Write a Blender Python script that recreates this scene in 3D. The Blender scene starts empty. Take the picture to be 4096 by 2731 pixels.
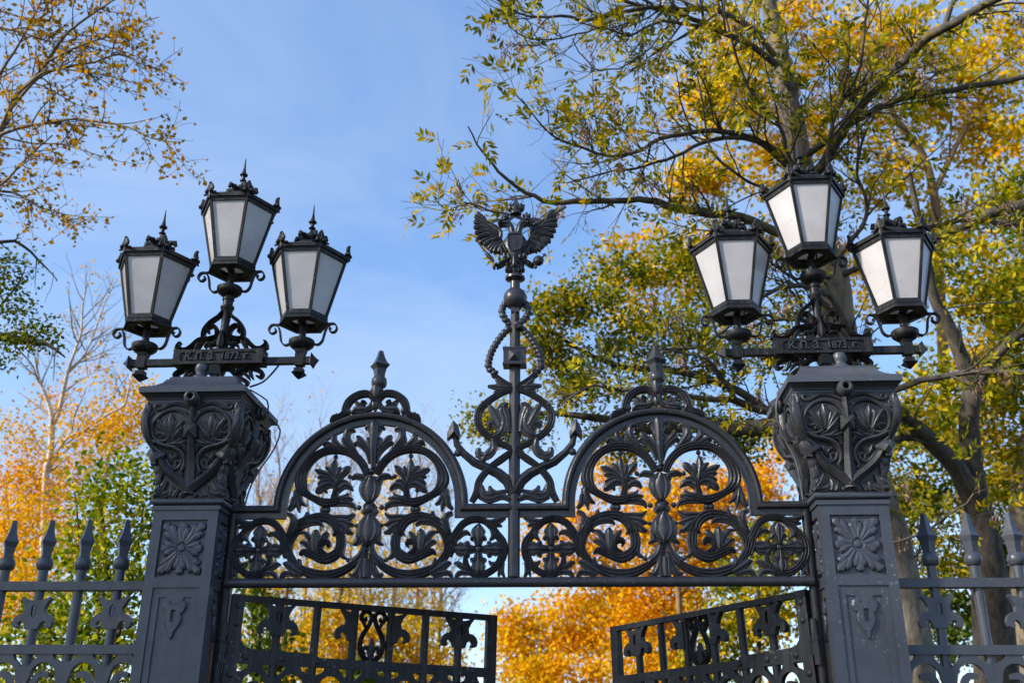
import bpy, math, random
import numpy as np
from mathutils import Matrix, Vector
from mathutils.geometry import tessellate_polygon
R = math.radians
scene = bpy.context.scene
col = scene.collection
# ------------------------------------------------------------------ camera
cam_data = bpy.data.cameras.new('camera'); camera = bpy.data.objects.new('camera', cam_data); col.objects.link(camera)
CP, CY, CR = R(22.1336), R(-3.8683), R(0.3798)
fw = Vector((math.sin(CY)*math.cos(CP), math.cos(CY)*math.cos(CP), math.sin(CP)))
rt = Vector((math.cos(CY), -math.sin(CY), 0)); up = rt.cross(fw)
r2 = rt*math.cos(CR) + up*math.sin(CR); u2 = up*math.cos(CR) - rt*math.sin(CR)
camera.matrix_world = Matrix(((r2.x, u2.x, -fw.x, 0.4787), (r2.y, u2.y, -fw.y, -7.5213), (r2.z, u2.z, -fw.z, 1.6), (0, 0, 0, 1)))
cam_data.sensor_width = 36; cam_data.lens = 35.0; cam_data.clip_start = .1; cam_data.clip_end = 3000
cam_data.dof.use_dof = True; cam_data.dof.focus_distance = 7.9; cam_data.dof.aperture_fstop = 1.6; cam_data.dof.aperture_blades = 7
scene.camera = camera
# ------------------------------------------------------------------ sky and sun
SUN_EL, SUN_AZ = 28.0, -118.0            # azimuth from +y towards +x: the sun stands to the left, behind the camera
world = bpy.data.worlds.new('World'); scene.world = world; world.use_nodes = True
nt = world.node_tree; N = nt.nodes; L = nt.links
bg = N['Background']; bg.inputs['Strength'].default_value = 0.14
sky = N.new('ShaderNodeTexSky'); sky.sky_type = 'NISHITA'; sky.sun_disc = False
sky.sun_elevation = R(SUN_EL); sky.sun_rotation = R(SUN_AZ); sky.air_density = 1.0; sky.dust_density = 0.6; sky.ozone_density = 2.0
tc = N.new('ShaderNodeTexCoord'); mp = N.new('ShaderNodeMapping'); mp.inputs['Scale'].default_value = (1.0, 1.6, 2.4); mp.inputs['Location'].default_value = (.35, .2, .1)
cn = N.new('ShaderNodeTexNoise'); cn.inputs['Scale'].default_value = 1.7; cn.inputs['Detail'].default_value = 6; cn.inputs['Roughness'].default_value = .62; cn.inputs['Distortion'].default_value = .6
cr = N.new('ShaderNodeValToRGB'); cr.color_ramp.elements[0].position = .40; cr.color_ramp.elements[1].position = .68
cr.color_ramp.elements[1].color = (.34, .34, .34, 1)
mx = N.new('ShaderNodeMix'); mx.data_type = 'RGBA'; mx.inputs[7].default_value = (2.6, 3.0, 3.5, 1)
L.new(tc.outputs['Generated'], mp.inputs[0]); L.new(mp.outputs[0], cn.inputs['Vector']); L.new(cn.outputs['Fac'], cr.inputs[0])
veil = N.new('ShaderNodeMix'); veil.data_type = 'RGBA'; veil.inputs[0].default_value = .36; veil.inputs[7].default_value = (.5, 1.3, 3.2, 1)   # thin high haze
L.new(sky.outputs[0], veil.inputs[6]); L.new(cr.outputs[0], mx.inputs[0]); L.new(veil.outputs[2], mx.inputs[6]); L.new(mx.outputs[2], bg.inputs['Color'])
sd = bpy.data.lights.new('sun', 'SUN'); sun = bpy.data.objects.new('sun', sd); col.objects.link(sun)
sd.energy = 3.4; sd.angle = R(5.0); sd.color = (1.0, .93, .82)
sdir = Vector((math.sin(R(SUN_AZ))*math.cos(R(SUN_EL)), math.cos(R(SUN_AZ))*math.cos(R(SUN_EL)), math.sin(R(SUN_EL))))
sun.rotation_euler = (-sdir).to_track_quat('-Z', 'Y').to_euler(); sun.location = sdir*50
scene.view_settings.view_transform = 'Standard'; scene.view_settings.look = 'None'
scene.view_settings.exposure = 1.1; scene.view_settings.gamma = 1
scene.cycles.use_denoising = True; scene.cycles.max_bounces = 8; scene.cycles.transparent_max_bounces = 8
scene.cycles.caustics_reflective = False; scene.cycles.caustics_refractive = False
# ------------------------------------------------------------------ materials
def mat(name):
    m = bpy.data.materials.new(name); m.use_nodes = True
    return m, m.node_tree.nodes, m.node_tree.links, m.node_tree.nodes['Principled BSDF']
def noise(Nn, Ln, scale, detail=3, rough=.55, coord=None, obj='Object'):
    n = Nn.new('ShaderNodeTexNoise'); n.inputs['Scale'].default_value = scale; n.inputs['Detail'].default_value = detail; n.inputs['Roughness'].default_value = rough
    t = coord or Nn.new('ShaderNodeTexCoord').outputs[obj]; Ln.new(t, n.inputs['Vector']); return n
def ramp(Nn, Ln, src, stops, interp='LINEAR'):
    r = Nn.new('ShaderNodeValToRGB'); r.color_ramp.interpolation = interp
    e = r.color_ramp.elements
    while len(e) < len(stops): e.new(.5)
    for i, (p, c) in enumerate(stops): e[i].position = p; e[i].color = (*c, 1) if len(c) == 3 else c
    Ln.new(src, r.inputs[0]); return r
def mixc(Nn, Ln, f, a, b):
    m = Nn.new('ShaderNodeMix'); m.data_type = 'RGBA'
    for s, v in ((0, f), (6, a), (7, b)):
        if hasattr(v, 'is_linked') or isinstance(v, bpy.types.NodeSocket): Ln.new(v, m.inputs[s])
        else: m.inputs[s].default_value = v if s == 0 else (*v, 1)
    return m.outputs[2]
def iron(name, base, rough=.5, rust=.0, dust=.5, chips=True, spec=.45):
    m, n, l, b = mat(name)
    g = n.new('ShaderNodeNewGeometry'); P = g.outputs['Position']
    n1 = noise(n, l, 3.2, 5, .6, P); n2 = noise(n, l, 55, 3, .6, P); n3 = noise(n, l, 13, 5, .65, P)
    c = mixc(n, l, ramp(n, l, n1.outputs['Fac'], [(.3, (0, 0, 0)), (.72, (1, 1, 1))]).outputs[0], tuple(x*.8 for x in base), tuple(x*1.22 for x in base))
    c = mixc(n, l, ramp(n, l, n3.outputs['Fac'], [(.55, (0, 0, 0)), (.8, (dust*.7,)*3)]).outputs[0], c, (.075, .07, .062))
    vs = n.new('ShaderNodeMapping'); vs.inputs['Scale'].default_value = (22, 22, 1.1); l.new(P, vs.inputs[0])
    c = mixc(n, l, ramp(n, l, noise(n, l, 1.0, 4, .6, vs.outputs[0]).outputs['Fac'], [(.5, (0, 0, 0)), (.78, (.42,)*3)]).outputs[0], c, (.10, .098, .092))
    if rust: c = mixc(n, l, ramp(n, l, noise(n, l, 6.5, 6, .7, P).outputs['Fac'], [(.62, (0, 0, 0)), (.72, (rust,)*3)]).outputs[0], c, (.085, .045, .02))
    if chips:
        v = n.new('ShaderNodeTexVoronoi'); v.inputs['Scale'].default_value = 26
        dv = noise(n, l, 60, 2, .6, P); av = n.new('ShaderNodeMix'); av.data_type = 'RGBA'; av.blend_type = 'LINEAR_LIGHT'; av.inputs[0].default_value = .035
        l.new(P, av.inputs[6]); l.new(dv.outputs['Color'], av.inputs[7]); l.new(av.outputs[2], v.inputs['Vector'])
        k = noise(n, l, 2.1, 2, .5, P)
        mm = n.new('ShaderNodeMath'); mm.operation = 'MULTIPLY_ADD'; mm.inputs[1].default_value = .75; mm.inputs[2].default_value = -.33
        l.new(k.outputs['Fac'], mm.inputs[0])
        lt = n.new('ShaderNodeMath'); lt.operation = 'LESS_THAN'; l.new(v.outputs['Distance'], lt.inputs[0]); l.new(mm.outputs[0], lt.inputs[1])
        m2 = n.new('ShaderNodeMath'); m2.operation = 'MULTIPLY'; m2.inputs[1].default_value = .8; l.new(lt.outputs[0], m2.inputs[0])
        c = mixc(n, l, m2.outputs[0], c, (.3, .29, .27))
    l.new(c, b.inputs['Base Color'])
    rr = ramp(n, l, n3.outputs['Fac'], [(.3, (rough-.08,)*3), (.7, (rough+.14,)*3)]); l.new(rr.outputs[0], b.inputs['Roughness'])
    bp = n.new('ShaderNodeBump'); bp.inputs['Strength'].default_value = .35; bp.inputs['Distance'].default_value = .004
    l.new(n2.outputs['Fac'], bp.inputs['Height']); l.new(bp.outputs[0], b.inputs['Normal'])
    b.inputs['Specular IOR Level'].default_value = spec
    return m
IRON = iron('painted_iron', (.070, .076, .094), .36, .25, .5)
IRON_G = iron('gate_iron', (.040, .038, .043), .30, .12, .35)
IRON_L = iron('lamp_iron', (.011, .011, .012), .46, .4, .3, True, .28)
IRON_C = iron('capital_iron', (.038, .038, .042), .34, .35, .8)
IRON_E = iron('emblem_iron', (.020, .020, .022), .36, .2, .5, False)
IRON_D = iron('leaf_iron', (.011, .011, .013), .5, .12, .12)
def glass_mat():
    m, n, l, b = mat('milky_glass')
    P = n.new('ShaderNodeNewGeometry').outputs['Position']
    a = noise(n, l, 4.5, 4, .6, P); s = noise(n, l, 30, 2, .5, P)
    c = mixc(n, l, ramp(n, l, a.outputs['Fac'], [(.35, (0, 0, 0)), (.75, (1, 1, 1))]).outputs[0], (.82, .80, .81), (.70, .675, .68))
    c = mixc(n, l, ramp(n, l, s.outputs['Fac'], [(.68, (0, 0, 0)), (.78, (.5, .5, .5))]).outputs[0], c, (.3, .27, .24))
    l.new(c, b.inputs['Base Color']); b.inputs['Roughness'].default_value = .22; b.inputs['Specular IOR Level'].default_value = .5
    t = n.new('ShaderNodeBsdfTranslucent'); l.new(c, t.inputs['Color'])
    ms = n.new('ShaderNodeMixShader'); ms.inputs[0].default_value = .45
    l.new(b.outputs[0], ms.inputs[1]); l.new(t.outputs[0], ms.inputs[2]); l.new(ms.outputs[0], n['Material Output'].inputs['Surface'])
    return m
GLASS = glass_mat()
def leaf_mat(name, cols, clump=.35, trans=.36, scale=.55):
    m, n, l, b = mat(name); n.remove(b)
    g = n.new('ShaderNodeNewGeometry'); a = noise(n, l, scale, 3, .6, g.outputs['Position'])
    mr = n.new('ShaderNodeMapRange'); mr.inputs[1].default_value = .3; mr.inputs[2].default_value = .7; l.new(a.outputs['Fac'], mr.inputs[0])
    mm = n.new('ShaderNodeMix'); mm.inputs[0].default_value = clump; l.new(g.outputs['Random Per Island'], mm.inputs[2]); l.new(mr.outputs[0], mm.inputs[3])
    k = len(cols); rp = ramp(n, l, mm.outputs[0], [(.12+.76*i/(k-1), c) for i, c in enumerate(cols)])
    d = n.new('ShaderNodeBsdfDiffuse'); t = n.new('ShaderNodeBsdfTranslucent'); l.new(rp.outputs[0], d.inputs[0])
    hs = n.new('ShaderNodeHueSaturation'); hs.inputs['Saturation'].default_value = 1.1; hs.inputs['Value'].default_value = 1.2; l.new(rp.outputs[0], hs.inputs['Color']); l.new(hs.outputs[0], t.inputs[0])
    ms = n.new('ShaderNodeMixShader'); ms.inputs[0].default_value = trans; l.new(d.outputs[0], ms.inputs[1]); l.new(t.outputs[0], ms.inputs[2])
    l.new(ms.outputs[0], n['Material Output'].inputs['Surface'])
    return m
def bark_mat(name, a, b2, lichen=None, scale=9, white=False):
    m, n, l, b = mat(name); P = n.new('ShaderNodeNewGeometry').outputs['Position']
    mpg = n.new('ShaderNodeMapping'); mpg.inputs['Scale'].default_value = (1, 1, .3) if not white else (.5, .5, 4); l.new(P, mpg.inputs[0])
    a1 = noise(n, l, scale, 6, .65, mpg.outputs[0])
    c = mixc(n, l, ramp(n, l, a1.outputs['Fac'], [(.35, (0, 0, 0)), (.65, (1, 1, 1))]).outputs[0], a, b2)
    if lichen: c = mixc(n, l, ramp(n, l, noise(n, l, 5, 4, .6, P).outputs['Fac'], [(.55, (0, 0, 0)), (.68, (.8, .8, .8))]).outputs[0], c, lichen)
    l.new(c, b.inputs['Base Color']); b.inputs['Roughness'].default_value = .9
    bp = n.new('ShaderNodeBump'); bp.inputs['Strength'].default_value = .6; bp.inputs['Distance'].default_value = .03; l.new(a1.outputs['Fac'], bp.inputs['Height']); l.new(bp.outputs[0], b.inputs['Normal'])
    return m
# ------------------------------------------------------------------ mesh tools
class MB:
    def __init__(s): s.v = []; s.f = []; s.n = 0
    def add(s, v, f):
        s.v.append(np.asarray(v, float).reshape(-1, 3)); o = s.n
        s.f += [tuple(i+o for i in q) for q in f]; s.n += len(s.v[-1]); return s
    def ring(s, rings, close=False, caps=True):
        k = len(rings[0]); m = len(rings); f = []
        for i in range(m-1+(1 if close else 0)):
            for j in range(k):
                a, b = i*k+j, i*k+(j+1) % k; c, d = ((i+1) % m)*k+(j+1) % k, ((i+1) % m)*k+j
                f.append((a, b, c, d))
        if caps and not close: f += [tuple(range(k-1, -1, -1)), tuple((m-1)*k+j for j in range(k))]
        return s.add(np.concatenate([np.asarray(q, float) for q in rings]), f)
    def box(s, c, d, M=None):
        v = np.array([(x, y, z) for x in (-.5, .5) for y in (-.5, .5) for z in (-.5, .5)])*np.array(d)
        if M is not None: v = v @ np.array(M).T
        return s.add(v+np.array(c), [(0, 1, 3, 2), (4, 6, 7, 5), (0, 4, 5, 1), (2, 3, 7, 6), (0, 2, 6, 4), (1, 5, 7, 3)])
    def lathe(s, prof, c=(0, 0, 0), n=16, ph=0.0, axis='z'):
        rs = []
        for r_, z in prof:
            a = np.arange(n)*2*math.pi/n+ph
            p = np.stack([r_*np.cos(a), r_*np.sin(a), np.full(n, z)], 1)
            if axis == 'x': p = p[:, [2, 0, 1]]
            elif axis == 'y': p = p[:, [1, 2, 0]]
            rs.append(p+np.array(c))
        return s.ring(rs)
    def ball(s, c, r_, sc=(1, 1, 1), n=12):
        k = n//2+1
        rs = []
        for i in range(k+1):
            t = math.pi*i/k; a = np.arange(n)*2*math.pi/n
            rs.append(np.stack([max(.02, math.sin(t))*np.cos(a)*sc[0], max(.02, math.sin(t))*np.sin(a)*sc[1], np.full(n, -math.cos(t)*sc[2])], 1)*r_+np.array(c))
        return s.ring(rs)
    def square(s, prof, c=(0, 0)):
        return s.ring([[(c[0]-a, c[1]-b, z), (c[0]+a, c[1]-b, z), (c[0]+a, c[1]+b, z), (c[0]-a, c[1]+b, z)] for a, b, z in prof])
    def tube(s, pts, rad, n=8, ph=0.0, flat=None):
        p = np.asarray(pts, float); m = len(p); rad = np.broadcast_to(np.asarray(rad, float), (m,))
        t = np.gradient(p, axis=0); t /= np.linalg.norm(t, axis=1)[:, None]+1e-9
        ref = np.array((0, 1., 0)) if abs(t[0][1]) < .9 else np.array((1., 0, 0))
        rs = []; a = np.arange(n)*2*math.pi/n+ph
        for i in range(m):
            u = np.cross(t[i], ref); u /= np.linalg.norm(u)+1e-9; w = np.cross(t[i], u); ref = -np.cross(t[i], u) if False else ref
            fl = (1, 1) if flat is None else flat
            rs.append(p[i]+rad[i]*(np.cos(a)[:, None]*u*fl[0]+np.sin(a)[:, None]*w*fl[1]))
        return s.ring(rs)
    def build(s, name, m, parent=None, smooth=35):
        me = bpy.data.meshes.new(name); v = np.concatenate(s.v)
        me.from_pydata(v.tolist(), [], s.f); me.materials.append(m)
        if smooth:
            me.polygons.foreach_set('use_smooth', [True]*len(me.polygons)); me.set_sharp_from_angle(angle=R(smooth))
        me.update(); o = bpy.data.objects.new(name, me); col.objects.link(o)
        if parent: o.parent = parent
        return o
def quads(name, V, m, parent=None):
    me = bpy.data.meshes.new(name); V = np.asarray(V, np.float32).reshape(-1, 3); n = len(V)//4
    me.vertices.add(len(V)); me.vertices.foreach_set('co', V.ravel()); me.loops.add(len(V)); me.loops.foreach_set('vertex_index', np.arange(len(V), dtype=np.int32))
    me.polygons.add(n); me.polygons.foreach_set('loop_start', np.arange(0, 4*n, 4, dtype=np.int32)); me.polygons.foreach_set('loop_total', np.full(n, 4, np.int32))
    me.materials.append(m); me.update(calc_edges=True); me.validate()
    o = bpy.data.objects.new(name, me); col.objects.link(o)
    if parent: o.parent = parent
    return o
def tag(o, label=None, cat=None, group=None, kind=None):
    for k, v in (('label', label), ('category', cat), ('group', group), ('kind', kind)):
        if v: o[k] = v
    return o
def thing(name, label, cat, loc=(0, 0, 0), group=None):
    o = bpy.data.objects.new(name, None); col.objects.link(o); o.location = loc; o.empty_display_size = .2
    return tag(o, label, cat, group)
def catmull(P, step):
    P = np.asarray(P, float); n = len(P)
    if n < 3:
        k = max(2, int(np.linalg.norm(P[-1][:2]-P[0][:2])/step)+1); t = np.linspace(0, 1, k+1)[:, None]; return P[0]*(1-t)+P[-1]*t
    E = np.vstack([2*P[0]-P[1], P, 2*P[-1]-P[-2]]); out = []
    for i in range(n-1):
        a, b, c, d = E[i:i+4]; k = max(2, int(np.linalg.norm((c-b)[:2])/step))
        for j in range(k):
            t = j/k; out.append(.5*((2*b)+(-a+c)*t+(2*a-5*b+4*c-d)*t*t+(-a+3*b-3*c+d)*t**3))
    out.append(P[-1]); return np.array(out)
PROF = {'l': ([-1, -.84, -.42, 0, .42, .84, 1], [0, .66, .70, 1, .70, .66, 0]),
        'h': ([-1, -.93, -.72, -.6, -.4, -.22, 0, .22, .4, .6, .72, .93, 1], [0, .5, .55, .78, .68, .9, 1, .9, .68, .78, .55, .5, 0]),
        'v': ([-1, -.86, -.58, -.3, 0, .3, .58, .86, 1], [.05, .66, .9, .66, 1, .66, .9, .66, .05]),
        'r': ([-1, -.7, 0, .7, 1], [0, .75, 1, .75, 0]),
        'k': ([-1, -.96, 0, .96, 1], [0, .5, 1, .5, 0]),
        'f': ([-1, -.97, .97, 1], [.9, 1, 1, .9])}
def stroke(mb, kind, pts, mp_, H, back, mir=1, lift=0.0, step=.022):
    p = np.asarray(pts, float).reshape(-1, 3)/1000.0
    if kind == 'l' and p[:, 2].max() > .085: kind = 'h'
    if kind == 'b':
        c = mp_(p[0][0]*mir, p[0][1], 0.0); r_ = p[0][2]/2
        mb.ball(c, r_, (1, 1, 1), 10); return
    q = catmull(p, step); q[:, 2] = np.maximum(q[:, 2], .004)
    t = np.gradient(q[:, :2], axis=0); t /= np.linalg.norm(t, axis=1)[:, None]+1e-9
    nn = np.stack([-t[:, 1], t[:, 0]], 1); T, Hh = PROF[kind]; rs = []
    for i in range(len(q)):
        w = q[i, 2]/2; hh = H*min(1.0, (q[i, 2]/.055)**.6) if kind != 'f' else H; ring = []
        for a, h in zip(T, Hh):
            x = q[i, 0]+nn[i, 0]*a*w; z = q[i, 1]+nn[i, 1]*a*w; ring.append(mp_(x*mir, z, h*hh+lift))
        x = q[i, 0]+nn[i, 0]*w*.8; z = q[i, 1]+nn[i, 1]*w*.8; ring.append(mp_(x*mir, z, -back+lift))
        x = q[i, 0]-nn[i, 0]*w*.8; z = q[i, 1]-nn[i, 1]*w*.8; ring.append(mp_(x*mir, z, -back+lift))
        rs.append(ring)
    mb.ring(rs)
def strokes(mb, key, mp_, H, back, mirs=(1,), step=.022):
    for mir in mirs:
        for i, (k, *p) in enumerate(T[key]): stroke(mb, k, p, mp_, H, back+.0007*(i % 13), mir, lift=.0023*(i % 5), step=step)
def plate(mb, loops, mp_, h0, h1):
    """flat plate with holes: loops[0] outline, others holes, (u,z) metres; from depth h0 (back) to h1 (front)"""
    fl = [q for lp in loops for q in lp]
    tris = tessellate_polygon([[Vector((x, z, 0)) for x, z in lp] for lp in loops])
    n = len(fl); v = [mp_(x, z, h1) for x, z in fl]+[mp_(x, z, h0) for x, z in fl]; f = []
    for a, b, c in tris:
        (x0, z0), (x1, z1), (x2, z2) = fl[a], fl[b], fl[c]
        if (x1-x0)*(z2-z0)-(x2-x0)*(z1-z0) < 0: a, c = c, a
        f += [(a, b, c), (c+n, b+n, a+n)]
    o = 0
    for lp in loops:
        k = len(lp)
        for i in range(k): a, b = o+i, o+(i+1) % k; f.append((a, b, b+n, a+n))
        o += k
    mb.add(v, f)
rect = lambda x0, z0, x1, z1: [(x0, z0), (x1, z0), (x1, z1), (x0, z1)]
arcpts = lambda cx, cz, r_, a0, a1, n: [(cx+r_*math.cos(R(a0+(a1-a0)*i/n)), cz+r_*math.sin(R(a0+(a1-a0)*i/n))) for i in range(n+1)]
def sweep(mb, path, prof, close=False):
    """path in (x,z), prof [(offset along left normal, y)], mitred"""
    P = np.asarray(path, float); n = len(P); rs = []
    for i in range(n):
        a = P[i]-P[i-1] if i else P[1]-P[0]; b = P[i+1]-P[i] if i < n-1 else P[-1]-P[-2]
        a = a/np.linalg.norm(a); b = b/np.linalg.norm(b); na, nb = np.array((-a[1], a[0])), np.array((-b[1], b[0]))
        m = na+nb; m /= np.linalg.norm(m); m = m/max(.3, m @ na)
        rs.append([(P[i][0]+m[0]*o, y, P[i][1]+m[1]*o) for o, y in prof])
    mb.ring(rs)
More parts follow.
